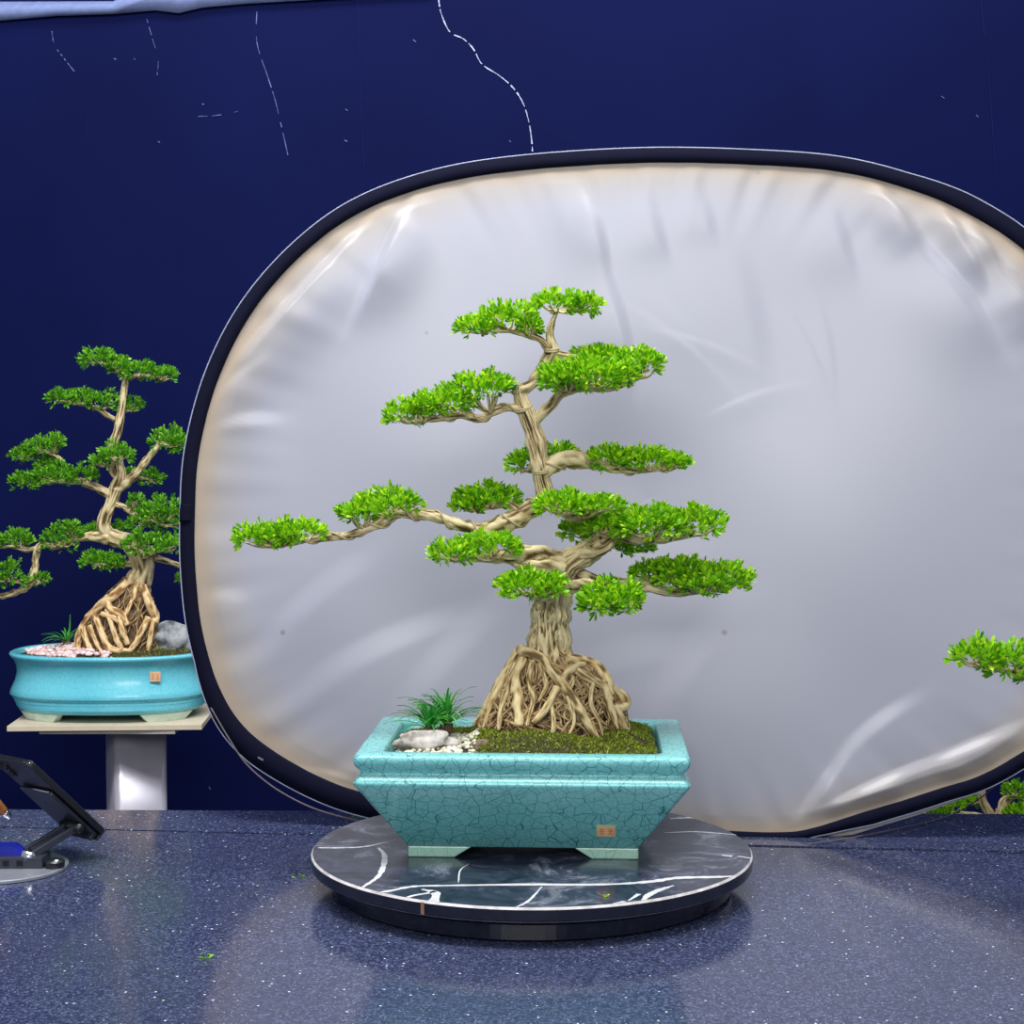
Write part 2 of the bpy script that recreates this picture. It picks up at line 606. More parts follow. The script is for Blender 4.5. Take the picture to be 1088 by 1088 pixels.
def branch(parent, pts, rads, Y0, Y1, mat, cen=(), amp=0.42, name='branch', wire=False):
    mb = MB()
    P = px_path(pts, Y0, Y1)
    k = (Y0 + Y1) / 2 / FPX
    sd = rng.uniform(0, 50)
    mb.tube(P, [r * k for r in rads], 18, amp, 1.5, 34, sd, 0.004, twist=14)
    for c, a, b in cen:
        # nearest point of the branch, then twigs into the pad
        S = spline(P)
        q = min(S, key=lambda p: (p - c).length)
        for i in range(9):
            th = 2 * PI * i / 9 + rng.uniform(-.3, .3)
            f = rng.uniform(.35, .85)
            e = c + Vector((a * f * math.cos(th), b * f * math.sin(th), rng.uniform(-.002, .006)))
            mid = q.lerp(e, 0.55) + Vector((0, 0, -0.004 + rng.uniform(-.003, .003)))
            mb.tube([q, mid, e], [0.0026, 0.0018, 0.0009], 6, 0.2, 1, 60, sd + i)
    o = mb.build(name, mat, parent)
    if wire:
        w_ = MB()
        S = spline(P, 0.0025)
        hel, ang = [], 0.0
        for i in range(3, len(S) - 3):
            T = (S[i + 1] - S[i - 1]).normalized()
            N = T.cross(Vector((0, 1, 0))).normalized()
            B = T.cross(N)
            r = np.interp(i / len(S), np.linspace(0, 1, len(rads)), rads) * k * 1.08 + 0.001
            ang += 0.33
            hel.append(S[i] + (N * math.cos(ang) + B * math.sin(ang)) * r)
        if len(hel) > 4:
            w_.tube(hel, 0.0016, 6, 0.0, step=0.004)
            w_.build('training_wire', M['wire'], o)
    return o


def collar(parent, px, py, Y, rad, tilt=0.0):
    c = at(px, py, Y)
    pts = [c + Vector((rad * math.cos(a), rad * math.sin(a), math.sin(a * 1.0) * 0.002 + math.cos(a) * tilt)) for a in np.linspace(0, 4 * PI, 40)]
    for i, p in enumerate(pts):
        p.z += (i / 39 - .5) * 0.005
    mb = MB()
    mb.tube(pts, 0.0017, 6)
    return mb.build('training_wire', M['wire'], parent)


# ================================================================== SETTING
TABLE = CZ - 0.635
DISC = CZ - 0.582
WALL_Y = 4.6

# wall with its flaked lines and scratches in the same mesh
mb = MB()
W0, W1, WT = -6.0, 6.0, 3.6
mb.add([(W0, WALL_Y, 0), (W1, WALL_Y, 0), (W1, WALL_Y, WT), (W0, WALL_Y, WT), (W0, WALL_Y + .12, 0), (W1, WALL_Y + .12, 0), (W1, WALL_Y + .12, WT), (W0, WALL_Y + .12, WT)],
       [(0, 1, 2, 3), (5, 4, 7, 6), (3, 2, 6, 7), (0, 4, 5, 1), (0, 3, 7, 4), (1, 5, 6, 2)])


def strip_on(mb, pts, wpx, Y, mi, jit=0.8, gap=0.0):
    P = spline([Vector((p[0], 0, p[1])) for p in pts])
    for i in range(len(P) - 1):
        if rng.uniform() < gap:
            continue
        a, b = P[i], P[i + 1]
        d = (b - a).normalized()
        n_ = Vector((-d.z, 0, d.x)) * wpx * 0.5 * rng.uniform(0.5, 1.3)
        q = [at(z.x, z.z, Y) for z in (a - n_, a + n_, b + n_, b - n_)]
        mb.add(q, [(0, 1, 2, 3)], mi)


Yc_ = WALL_Y - 0.002
strip_on(mb, [(466, 0), (469, 15), (478, 34), (492, 41), (503, 52), (512, 68), (530, 80), (545, 93), (556, 110), (562, 130), (565, 150), (566, 166)], 1.2, Yc_, 1, gap=0.16)
strip_on(mb, [(273, 6), (273, 45), (284, 80), (292, 105), (298, 130), (306, 165)], 0.9, Yc_, 3, gap=0.3)
strip_on(mb, [(156, 20), (163, 45), (168, 62), (167, 80)], 0.8, Yc_, 3, gap=0.4)
strip_on(mb, [(55, 33), (58, 48), (68, 62), (79, 76)], 0.9, Yc_, 3, gap=0.4)
strip_on(mb, [(206, 124), (235, 122), (262, 116)], 0.7, Yc_, 3, gap=0.5)
for (x, y) in ((439, 42), (367, 116), (121, 62), (142, 62), (215, 110), (168, 150), (541, 149), (366, 149), (1000, 102), (1037, 122), (60, 740), (222, 836)):
    strip_on(mb, [(x, y), (x + rng.uniform(1, 4), y + rng.uniform(1, 3))], 1.1, Yc_, 3)
strip_on(mb, [(380, -40), (382, 60), (388, 200)], 1.0, Yc_, 2)
strip_on(mb, [(1040, -20), (1052, 100), (1062, 250)], 1.2, Yc_, 2)
strip_on(mb, [(92, 100), (92, 250), (90, 400)], 0.7, Yc_, 2, gap=.3)
o = mb.build('wall_back', [M['wall'], M['crackline'], M['cracksoft'], M['crackdim']], smooth=False, ridge=False)
tag(o, kind='structure')

mb = MB()
mb.add([(-6, -2, 0), (6, -2, 0), (6, 4.6, 0), (-6, 4.6, 0)], [(0, 1, 2, 3)])
tag(mb.build('floor', M['floor'], ridge=False), kind='structure')

# pale strip of edging along the top of the wall, sagging to the left
mb = MB()
low = [(-200, 36), (-60, 27), (0, 22), (60, 17), (120, 15), (165, 11), (190, 14), (215, 8), (260, 4), (330, 0), (460, -8)]
top = [(x, min(y - 3, 2 - 0.004 * (x + 60)) - 22 * (0 if x < 130 else 1)) for x, y in low]
vs, fs = [], []
for (a, b) in zip(low, top):
    vs += [at(a[0], a[1], WALL_Y - 0.012), at(a[0], a[1] - (a[1] - b[1]) * .5, WALL_Y - 0.024), at(b[0], b[1], WALL_Y - 0.006)]
for i in range(len(low) - 1):
    k = 3 * i
    fs += [(k, k + 3, k + 4, k + 1), (k + 1, k + 4, k + 5, k + 2)]
mb.add(vs, fs)
o = mb.build('trim_1', M['trim'], ridge=False)
sol = o.modifiers.new('solid', 'SOLIDIFY')
sol.thickness = 0.006
tag(o, kind='structure')

# ================================================================== TABLE
tb = empty('granite_table', (0, 2.0, 0))
tag(tb, 'long polished blue-black granite table carrying the turntable', 'table')


def slab(name, quad, z1, th):
    m = MB()
    m.add([(x, y, z1 - th) for x, y in quad] + [(x, y, z1) for x, y in quad], [(3, 2, 1, 0), (4, 5, 6, 7), (0, 1, 5, 4), (1, 2, 6, 5), (2, 3, 7, 6), (3, 0, 4, 7)])
    o_ = m.build(name, M['granite'], tb, smooth=False, ridge=False)
    return o_


sl, sr = on_z(230, 884, TABLE), on_z(1088, 905, TABLE)


def seam_y(x):
    return sl.y + (sr.y - sl.y) * (x - sl.x) / (sr.x - sl.x)


XL, XR = -1.5, 1.75
slab('front_slab', [(XL, 1.35), (XR, 1.35), (XR, seam_y(XR) - .020), (XL, seam_y(XL) - .002)], TABLE, 0.03)  # slab joint; its widening to the right stands for a soft shadow band
bl, br = on_z(0, 860, TABLE), on_z(1088, 865, TABLE)
yb = lambda x: bl.y + (br.y - bl.y) * (x - bl.x) / (br.x - bl.x)
slab('back_slab', [(XL, seam_y(XL) + .002), (XR, seam_y(XR) + .002), (XR, yb(XR)), (XL, yb(XL))], TABLE, 0.03)
m = MB()
for x in (-1.35, 1.6):
    for y in (1.45, 2.45):
        m.box((x, y, (TABLE - .03) / 2), (.07, .07, TABLE - .03))
m.box((0.12, 1.45, TABLE - .06), (2.9, .04, .06))
m.box((0.12, 2.45, TABLE - .06), (2.9, .04, .06))
m.build('support_frame', M['darkmetal'], tb, smooth=False, ridge=False)

# ================================================================== TURNTABLE
DC = Vector((0.0275, 2.387, TABLE))
RD = 0.308
tt = empty('turntable', DC)
tag(tt, 'round dark marble turntable with white veins under the rectangular pot', 'turntable')


def circ(r, z, n=128, c=DC):
    return [(c.x + r * math.cos(2 * PI * i / n), c.y + r * math.sin(2 * PI * i / n), z) for i in range(n)]


m = MB()
TH = 0.0195
m.rings([circ(RD - .003, DISC - TH), circ(RD - .0008, DISC - TH + .0012)], 2, True, False)
m.rings([circ(RD - .0008, DISC - TH + .0012), circ(RD, DISC - TH + .003), circ(RD, DISC - .003)], 1, False, False)
m.rings([circ(RD, DISC - .003), circ(RD - .0022, DISC)], 2, False, False)
m.rings([circ(RD - .0022, DISC), circ(RD - .02, DISC)], 0, False, True)


def vein(pts, wds, mi=3, dz=0.0003):
    P = spline([Vector((on_z(x, y, DISC).x, on_z(x, y, DISC).y, DISC + dz)) for x, y in pts])
    W = np.interp(np.linspace(0, 1, len(P)), np.linspace(0, 1, len(wds)), wds)
    vs, fs = [], []
    for i, p in enumerate(P):
        d = (P[min(i + 1, len(P) - 1)] - P[max(i - 1, 0)]).normalized()
        nn = Vector((-d.y, d.x, 0)) * W[i] * 0.5 * rng.uniform(.7, 1.25)
        for e in (-1, 1):
            q = p + nn * e
            dd = Vector((q.x - DC.x, q.y - DC.y, 0))
            if dd.length > RD - .0022:
                dd = dd.normalized() * (RD - .0022)
                q = Vector((DC.x + dd.x, DC.y + dd.y, q.z))
            vs.append(q)
    for i in range(len(P) - 1):
        fs.append((2 * i, 2 * i + 2, 2 * i + 3, 2 * i + 1))
    m.add(vs, fs, mi)


vein([(390, 951), (418, 946), (440, 942), (480, 941), (560, 940), (640, 940), (690, 937), (720, 933), (760, 932), (784, 931)], [.006, .008, .007, .009, .008, .012, .010, .005])
vein([(402, 901), (408, 908), (408, 918), (403, 930), (393, 938), (378, 947)], [.004, .007, .008, .007, .006, .003])
vein([(426, 957), (438, 952), (455, 949), (463, 947)], [.003, .006, .006, .006])
vein([(448, 945), (461, 948), (463, 953), (457, 963)], [.004, .012, .012, .014])
vein([(338, 901), (360, 901), (385, 900), (402, 897), (420, 893)], [.003, .006, .006, .004, .002])
vein([(683, 958), (688, 952), (700, 946), (716, 941)], [.004, .010, .010, .003])
vein([(668, 957), (679, 950)], [.004, .007])
vein([(652, 962), (664, 958)], [.003, .006])
vein([(547, 965), (562, 957), (576, 942)], [.003, .004, .002])
vein([(706, 885), (740, 884), (780, 887), (793, 889)], [.003, .007, .004, .003])
vein([(712, 870), (735, 869), (748, 871)], [.004, .008, .004])
vein([(767, 909), (778, 910)], [.004, .006])
vein([(784, 910), (799, 912)], [.005, .006])
vein([(487, 938), (489, 925), (498, 918)], [.0015, .002, .001])
vein([(360, 940), (369, 939)], [.002, .004])
vein([(338, 933), (352, 937), (362, 941)], [.002, .006, .003])
# brown chip on the side
a0 = math.atan2(on_z(413, 974, DISC).y - DC.y, on_z(413, 974, DISC).x - DC.x)
vs = []
for da in (-.006, .010):
    for z in (DISC - TH + .002, DISC - .002):
        vs.append((DC.x + (RD + .0004) * math.cos(a0 + da), DC.y + (RD + .0004) * math.sin(a0 + da), z))
m.add(vs, [(0, 2, 3, 1)], 4)
m.build('stone_top', [M['marble'], M['marbleside'], M['marbleedge'], M['vein'], M['brownstain']], tt, smooth=False, ridge=False)
m = MB()
zb = DISC - TH
m.rings([circ(.270, TABLE + .001), circ(.279, TABLE + .004), circ(.281, zb - .010), circ(.276, zb - .006), circ(.276, zb)], 0)
m.build('base', M['marbleside'], tt, smooth=False, ridge=False)

# ================================================================== MAIN POT
YAW = math.radians(-2.7)
PC = Vector((0.0193, 2.418, DISC))
RIMZ = CZ - 0.430
pot = empty('bonsai_pot', PC)
tag(pot, 'rectangular turquoise crackle-glazed bonsai pot standing on the turntable', 'bonsai pot')
RY = Matrix.Rotation(YAW, 3, 'Z')


def rrect(hw, hd, r, z, n=6, c=PC, rot=RY):
    out = []
    for sx, sy, a0_ in ((1, 1, 0), (-1, 1, PI / 2), (-1, -1, PI), (1, -1, 3 * PI / 2)):
        for i in range(n + 1):
            a = a0_ + PI / 2 * i / n
            p = rot @ Vector((sx * (hw - r) + r * math.cos(a), sy * (hd - r) + r * math.sin(a), 0))
            out.append((c.x + p.x, c.y + p.y, z))
    return out


HW, HD = 0.2245, 0.160
m = MB()
H = RIMZ
prof = [(-.0665, -.137, .004), (-.0650, -.136, .006), (-.004, -.046, .008), (.000, -.0405, .008), (.0005, -.0365, .008), (-.003, -.0325, .007),
        (-.009, -.0265, .006), (-.0095, -.0235, .006), (-.0045, -.018, .006), (-.001, -.0135, .006), (0, -.009, .006), (0, -.004, .006), (-.0015, -.001, .006), (-.004, 0, .006),
        (-.018, .0008, .010), (-.0335, -.0005, .016), (-.0352, -.0018, .016), (-.037, -.006, .016), (-.040, -.042, .016)]
m.rings([rrect(HW + d, HD + d, r, H + z) for d, z, r in prof], 0, True, True)
# row of small glaze studs in the cove
for i in range(9):
    x = -0.172 + 0.043 * i
    p = RY @ Vector((x, -(HD - .008), 0))
    m.ball((PC.x + p.x, PC.y + p.y + .0012, H - .0285), .0034, 2)
m.build('body', M['glaze'], pot, ridge=False)
bev_feet = []
for sx in (-1, 1):
    for sy in (-1, 1):
        f = MB()
        bx, by = HW - .0665, HD - .0665
        zt, z0 = H - .1365, DISC
        prof_f = [(0, 0), (0, 1), (.089, 1), (.070, .25), (.064, 0)]   # along the long side: tapered inner end
        th = .016
        vs = []
        for (u, v_) in prof_f:
            for dep in (0, th):
                q = RY @ Vector((sx * (bx - u), sy * (by - dep), 0))
                vs.append((PC.x + q.x, PC.y + q.y, z0 + (zt - z0) * v_))
        n5 = len(prof_f)
        fs = [tuple(2 * i for i in range(n5)), tuple(2 * i + 1 for i in reversed(range(n5)))]
        fs += [(2 * i, 2 * i + 1, 2 * ((i + 1) % n5) + 1, 2 * ((i + 1) % n5)) for i in range(n5)]
        f.add(vs, fs)
        vs = []
        for (u, v_) in [(th, 0), (th, 1), (.065, 1), (.05, 0)]:
            for dep in (0, th):
                q = RY @ Vector((sx * (bx - dep), sy * (by - u), 0))
                vs.append((PC.x + q.x, PC.y + q.y, z0 + (zt - z0) * v_))
        fs = [(0, 2, 4, 6), (7, 5, 3, 1)] + [(2 * i, 2 * i + 1, 2 * ((i + 1) % 4) + 1, 2 * ((i + 1) % 4)) for i in range(4)]
        f.add(vs, fs)
        o = f.build('foot', M['glazefoot'], pot, smooth=False, ridge=False)
        bevel(o, .002)


def plaque(parent, c, u, v, n_, hw, hh, border=True):
    """Small terracotta maker's seal: border, plate and its incised marks."""
    s = MB()
    c, u, v, n_ = Vector(c), Vector(u), Vector(v), Vector(n_)

    def q(cu, cv, a, b, off, th_, mi):
        vs = []
        for o_ in (off, off + th_):
            for (x, y) in ((-a, -b), (a, -b), (a, b), (-a, b)):
                vs.append(c + u * (cu + x) + v * (cv + y) + n_ * o_)
        s.add(vs, [(3, 2, 1, 0), (4, 5, 6, 7), (0, 1, 5, 4), (1, 2, 6, 5), (2, 3, 7, 6), (3, 0, 4, 7)], mi)
    if border:
        q(0, 0, hw * 1.16, hh * 1.2, -.002, .0026, 2)
    q(0, 0, hw, hh, -.002, .0032, 0)
    for (x, y, a, b) in ((-.5, .45, .32, .07), (-.5, 0, .32, .07), (-.5, -.45, .32, .07), (-.5, 0, .05, .6), (.5, .5, .3, .07), (.5, -.1, .06, .55), (.5, .05, .3, .07), (.3, -.5, .06, .2), (.72, -.5, .06, .2)):
        q(x * hw, y * hh, a * hw, b * hh, .0012, .0003, 1)
    return s.build('seal', [M['seal'], M['sealmark'], M['sealedge']], parent, smooth=False, ridge=False)


# front face slope of the pot: from (-HD, -.046) to (-HD+.061, -.136)
sl_v = (RY @ Vector((0, -.061, .090))).normalized()
sl_u = RY @ Vector((1, 0, 0))
sl_n = sl_u.cross(sl_v)
fz = -.108
fy = -(HD - .004) + .061 * (-.046 - fz) / .090
xs = on_z(649, 884, RIMZ + fz)
lx = (649 - 544) / FPX * (PC.y + fy) - PC.x
q = RY @ Vector((lx, fy, 0))
plaque(pot, (PC.x + q.x, PC.y + q.y, RIMZ + fz), sl_u, sl_v, sl_n, .0118, .0095)

# ---------------- bed: moss, gravel, stones
IW, ID = HW - .038, HD - .038


def bed_h(lx, ly):
    """Height of the moss above the rim level at local pot coordinates."""
    e = max(abs(lx) / IW, abs(ly) / ID)
    edge = -0.012 * max(0, (e - .7) / .3) ** 1.5
    h = 0.004 + .010 * mn.noise((lx * 16, ly * 16, 3.1)) + .004 * mn.noise((lx * 45, ly * 45, 1.1))
    if lx < -0.055:                      # gravel corner lies lower
        k = min(1, (-0.055 - lx) / .03)
        h = h * (1 - k) - .006 * k
    h += .012 * math.exp(-((lx + .055) ** 2 / .0008 + (ly + .045) ** 2 / .002))
    h += .013 * math.exp(-((lx - .0) ** 2 / .0022 + (ly + .075) ** 2 / .0018)) + .009 * math.exp(-((lx - .12) ** 2 / .0020 + (ly + .03) ** 2 / .004)) + .006 * math.exp(-((lx - .07) ** 2 / .0006 + (ly + .07) ** 2 / .001))
    return h + edge


def bed_pt(lx, ly, dz=0.0):
    p = RY @ Vector((lx, ly, 0))
    return Vector((PC.x + p.x, PC.y + p.y, RIMZ + bed_h(lx, ly) + dz))


nx, ny = 70, 50
ev, ef = [], []
for j in range(ny + 1):
    for i in range(nx + 1):
        ev.append(bed_pt((i / nx * 2 - 1) * IW * .985, (j / ny * 2 - 1) * ID * .985))
for j in range(ny):
    for i in range(nx):
        a = j * (nx + 1) + i
        ef += [(a, a + 1, a + nx + 2), (a, a + nx + 2, a + nx + 1)]
ps = []
while len(ps) < 22000:
    lx, ly = rng.uniform(-1, 1) * IW * .97, rng.uniform(-1, 1) * ID * .97
    if lx < -.07 + .015 * mn.noise((ly * 30, 0, 0)) and ly < .045 + .02 * mn.noise((lx * 30, 1, 0)):
        continue
    if mn.noise((lx * 22, ly * 22, 7)) < -.38:
        continue
    ps.append(bed_pt(lx, ly))
ps = np.array(ps)
dr = rng.normal(size=(len(ps), 3)) * .7 + np.array([0, 0, 1.0])
o = leaves_mesh('moss', ps, dr, .0042 * rng.uniform(.5, 1.3, len(ps)), M['moss'], loc=PC, width=1.3, extra=(ev, ef, M['soil']))
tag(o, 'green and brown moss cushioning the soil of the rectangular pot', 'moss', kind='stuff')

m = MB()
for i in range(520):
    lx, ly = rng.uniform(-IW * .96, -.062), rng.uniform(-ID * .96, .03)
    if mn.noise((lx * 18, ly * 18, 2)) < -.3:
        continue
    r = rng.uniform(.0022, .0048)
    m.ball(bed_pt(lx, ly, r * .3 + .001), r, 1, (1, rng.uniform(.7, 1), rng.uniform(.6, .9)), .25, 2, i)
o = m.build('white_gravel', M['pebble'], loc=PC, ridge=False)
tag(o, 'small white gravel spread in the left corner of the rectangular pot', 'gravel', kind='stuff')


def rock(name, c, r, sq, mat, label, seed, cat='rock'):
    s = MB()
    s.ball(c, r, 4, sq, .5, 1.6, seed)
    o_ = s.build(name, mat, loc=c, ridge=False)
    tag(o_, label, cat)
    return o_


c = at(452, 790, 2.355)
rock('white_rock', Vector((c.x, c.y, RIMZ + .004)), .036, (1.2, .5, .42), M['rockwhite'], 'flat white mottled rock on the gravel below the grass tufts', 3.3)
c = at(513, 797, 2.325)
rock('brown_stone', Vector((c.x, c.y, RIMZ + .001)), .011, (1.5, 1, .9), M['rockbrown'], 'small brown stone on the moss by the front rim of the rectangular pot', 8.1)


def grass_plant(name, base, n_, L, label, group=None, seed=0, mat=None):
    rs = np.random.default_rng(seed)
    root = empty(name, base)
    tag(root, label, 'grass plant', group)
    g = MB()
    for i in range(n_):
        a = rs.uniform(0, 2 * PI)
        el = rs.uniform(.5, 1.5)
        ln = L * rs.uniform(.6, 1.1)
        d = Vector((math.cos(a) * math.cos(el), math.sin(a) * math.cos(el), math.sin(el)))
        s_ = Vector((-math.sin(a), math.cos(a), 0))
        pts = []
        for k in range(7):
            f = k / 6
            pts.append(Vector(base) + d * ln * f + Vector((math.cos(a), math.sin(a), 0)) * ln * .22 * f * f + Vector((0, 0, -ln * .40 * f ** 2.6 + .008)))
        vs, fs = [], []
        for k, p in enumerate(pts):
            wd = .0023 * (1 - (k / 6) ** 2.2) + .0002
            vs += [p - s_ * wd, p + Vector((0, 0, -.0006)), p + s_ * wd]
        for k in range(6):
            b_ = 3 * k
            fs += [(b_, b_ + 3, b_ + 4, b_ + 1), (b_ + 1, b_ + 4, b_ + 5, b_ + 2)]
        g.add(vs, fs)
    g.build('blades', M['grass'] if mat is None else mat, root, ridge=False)
    g = MB()
    g.ball(Vector(base) + Vector((0, 0, .004)), .010, 3, (.9, .9, 1.2), .3, 3, seed)
    g.build('crown', M['rockbrown'], root, ridge=False)
    return root


c = at(457, 776, 2.40)
grass_plant('mondo_grass', Vector((c.x, c.y, RIMZ + .004)), 60, .066, 'brighter bushy tuft of dwarf grass with a bulbous brown base', seed=4)
c = at(474, 772, 2.43)
grass_plant('mondo_grass', Vector((c.x, c.y, RIMZ + .006)), 56, .088, 'taller darker tuft of dwarf grass nearest the root mass', seed=9)

# ================================================================== MAIN BONSAI
TY = 2.42
tb_base = Vector((at(587, 780, TY).x, TY, RIMZ + .006))
tree = empty('bonsai_tree', tb_base)
tag(tree, 'tallest bonsai tree with bright green foliage pads in the rectangular pot', 'bonsai tree')
k_ = TY / FPX


def core_dims(py, tab):
    """left and right edge px of the root mass at height py"""
    ys = [r[0] for r in tab]
    return np.interp(py, ys, [r[1] for r in tab]), np.interp(py, ys, [r[2] for r in tab])


class RootMass:
    def __init__(s, tree_, tab, Y, dscale, core_mat, root_mat):
        s.t, s.tab, s.Y, s.ds, s.cm, s.rm = tree_, tab, Y, dscale, core_mat, root_mat

    def surf(s, px, py, push=0.0):
        l, r = core_dims(py, s.tab)
        cx, a = (l + r) / 2, (r - l) / 2
        u = max(-.98, min(.98, (px - cx) / a))
        b = a * s.ds * s.Y / FPX
        return at(px, py, s.Y - b * math.sqrt(1 - u * u) - push)

    def ang(s, th, py, f=1.0):
        l, r = core_dims(py, s.tab)
        cx, a = (l + r) / 2, (r - l) / 2 * f
        return at(cx + a * math.cos(th), py, s.Y + a * s.ds * s.Y / FPX * math.sin(th))

    def core(s, f=.9):
        m_ = MB()
        y0, y1 = s.tab[0][0], s.tab[-1][0]
        rings, rv = [], []
        for i in range(36):
            py = y1 + (y0 - y1) * i / 35
            ring = []
            for j in range(80):
                th = 2 * PI * j / 80
                q_ = mn.noise((math.cos(th) * 5, math.sin(th) * 5, py * .10)) + .6 * mn.noise((math.cos(th) * 13, math.sin(th) * 13, py * .25))
                ring.append(s.ang(th, py, f * (1 + .10 * q_)))
                rv.append(min(1, max(0, .40 + .5 * q_)))
            rings.append(ring)
        m_.rings(rings, 0, True, True, rv)
        m_.build('root_core', s.cm, s.t)

    def thick(s, pts, rads, push=0.002):
        m_ = MB()
        P = [s.surf(x, y, push) for x, y in pts]
        kk = s.Y / FPX
        m_.tube(P, [r * kk for r in rads], 14, .22, 1.0, 40, rng.uniform(0, 50), .003, twist=6)
        return m_.build('root', s.rm, s.t)

    def fine(s, n_, rmin, rmax, front=True):
        m_ = MB()
        y0, y1 = s.tab[0][0], s.tab[-1][0]
        kk = s.Y / FPX
        for i in range(n_):
            th = rng.uniform(PI * 1.0, PI * 2.0) if rng.uniform() < .8 else rng.uniform(0, PI)
            py = y0 + (y1 - y0) * rng.uniform(.0, .85)
            P = []
            dth = rng.normal() * .08
            for k in range(6):
                P.append(s.ang(th, min(py, y1 + 2), rng.uniform(.90, 1.0)))
                th += dth + rng.normal() * .09
                py += rng.uniform(3, 11) * (y1 - y0) / 85
            r = rng.uniform(rmin, rmax) * kk
            m_.tube(P, [r, r, r * .7, r * .5], 6, .15, 1, 60, i)
        o_ = m_.build('fine_roots', M['rootfine'], s.t)
        o_['kind'] = 'stuff'


tab = [(688, 552, 606), (700, 546, 612), (712, 538, 640), (725, 530, 650), (740, 520, 660), (755, 511, 667), (770, 503, 670), (786, 506, 674)]
RM = RootMass(tree, tab, TY, .72, M['rootcore'], M['root'])
RM.core()
for pts, rads in (
    ([(552, 690), (566, 695), (578, 702), (588, 716), (600, 730), (612, 748), (624, 768), (636, 787)], [6, 5.5, 5, 5.5, 5, 5, 4.5, 3]),
    ([(592, 730), (584, 746), (576, 758), (567, 769)], [4, 4.5, 4, 3]),
    ([(586, 748), (588, 768), (587, 780), (584, 794)], [2, 2.5, 2.5, 1.6]),
    ([(556, 700), (549, 722), (550, 745), (551, 772)], [5, 6, 6.5, 5]),
    ([(550, 692), (538, 712), (530, 725), (518, 748), (504, 770)], [5, 4.5, 4.5, 3.5, 2.5]),
    ([(543, 705), (532, 728), (522, 748), (514, 774)], [3.5, 3.5, 3, 2]),
    ([(548, 705), (538, 735), (532, 755), (530, 776)], [3, 3.5, 3, 2]),
    ([(600, 700), (618, 702), (634, 708), (644, 722), (648, 740)], [6, 6.5, 6, 6, 5]),
    ([(596, 722), (606, 712), (620, 706)], [4, 5, 4]),
    ([(612, 712), (628, 722), (642, 730), (648, 745)], [4, 4.5, 4.5, 4]),
    ([(642, 726), (654, 734), (663, 741), (664, 750), (654, 754)], [4.5, 5, 6, 5, 4]),
    ([(652, 750), (659, 762), (663, 772), (671, 784)], [4.5, 4, 3.5, 2]),
    ([(645, 742), (652, 760), (656, 775)], [4, 3.5, 2]),
    ([(566, 702), (562, 722), (566, 745), (560, 772)], [3, 3, 2.5, 2]),
    ([(610, 720), (604, 740), (610, 765), (604, 784)], [2.5, 2.5, 2, 1.5]),
    ([(630, 726), (628, 748), (636, 765), (640, 782)], [2.5, 2.5, 2, 1.5]),
    ([(574, 705), (580, 728), (572, 745)], [2.5, 2.5, 1.5]),
):
    RM.thick(pts, rads)
RM.fine(330, .7, 1.7)

# trunk (an S that swings right behind the middle pads and back)
tr = [(582, 722), (583, 700), (584, 672), (586, 645), (592, 620), (602, 600), (624, 587), (644, 570), (640, 553), (612, 541), (584, 530), (577, 514), (574, 495), (570, 470), (562, 445), (553, 422), (551, 411)]
rd = [27, 22, 20, 19, 18, 14, 12, 11, 11, 11, 10.5, 9, 8.5, 9.5, 9, 7.5, 5.5]
dy = [0, 0, 0, 0, 0, -.005, .0, .02, .03, .02, 0, 0, 0, 0, 0, 0, 0]
m = MB()
m.tube([at(x, y, TY + d) for (x, y), d in zip(tr, dy)], [r * k_ for r in rd], 96, .42, 4.6, 22, 4.2, .0020, twist=3)
# flaking strips of bark
for i in range(70):
    th = rng.uniform(PI, 2 * PI)
    y0 = rng.uniform(640, 695)
    ln = rng.uniform(9, 26)
    P = []
    for q in range(4):
        yy = y0 + ln * q / 3
        rr = np.interp(yy, [640, 672, 700], [18.5, 19.5, 22.5]) * (1.0 + .04 * math.sin(q * 2 + i))
        P.append(at(584 + rr * math.cos(th), yy, TY + rr * k_ * math.sin(th)))
        th += rng.normal() * .06
    m.tube(P, [.0009, .0026, .0024, .0008], 6, .3, 1, 60, i)
m.build('trunk', M['bark'], tree)

B = M['bark']
LF = M['leaf']
# top pads
cen = pad(tree, [(540, 334, 34, 22), (505, 346, 26, 15), (562, 345, 16, 14)], TY - .01, LF)
branch(tree, [(583, 371), (574, 361), (560, 356), (540, 351), (515, 352)], [4.5, 3.5, 3, 2.5, 1.5], TY, TY - .01, B, cen)
cen = pad(tree, [(592, 321, 32, 19), (622, 322, 22, 14)], TY + .01, LF)
branch(tree, [(552, 414), (562, 410), (573, 398), (582, 384), (587, 371), (584, 356), (587, 342), (592, 330)], [6, 6, 7, 7.5, 6.5, 4, 3, 2], TY, TY + .01, B, cen)
collar(tree, 586, 372, TY, .0095)
# right upper
cen = pad(tree, [(625, 396, 56, 25, -.02), (676, 383, 33, 20, .0), (640, 378, 40, 16, .05), (600, 405, 30, 15, -.03)], TY - .01, LF)
branch(tree, [(566, 452), (573, 442), (586, 430), (597, 418), (620, 412), (650, 412), (684, 400)], [5, 5.5, 5, 4.5, 4, 3, 1.5], TY, TY - .02, B, cen)
branch(tree, [(588, 375), (602, 378), (618, 381), (640, 384)], [4, 3.5, 3, 2], TY, TY + .02, B, cen[2:3])
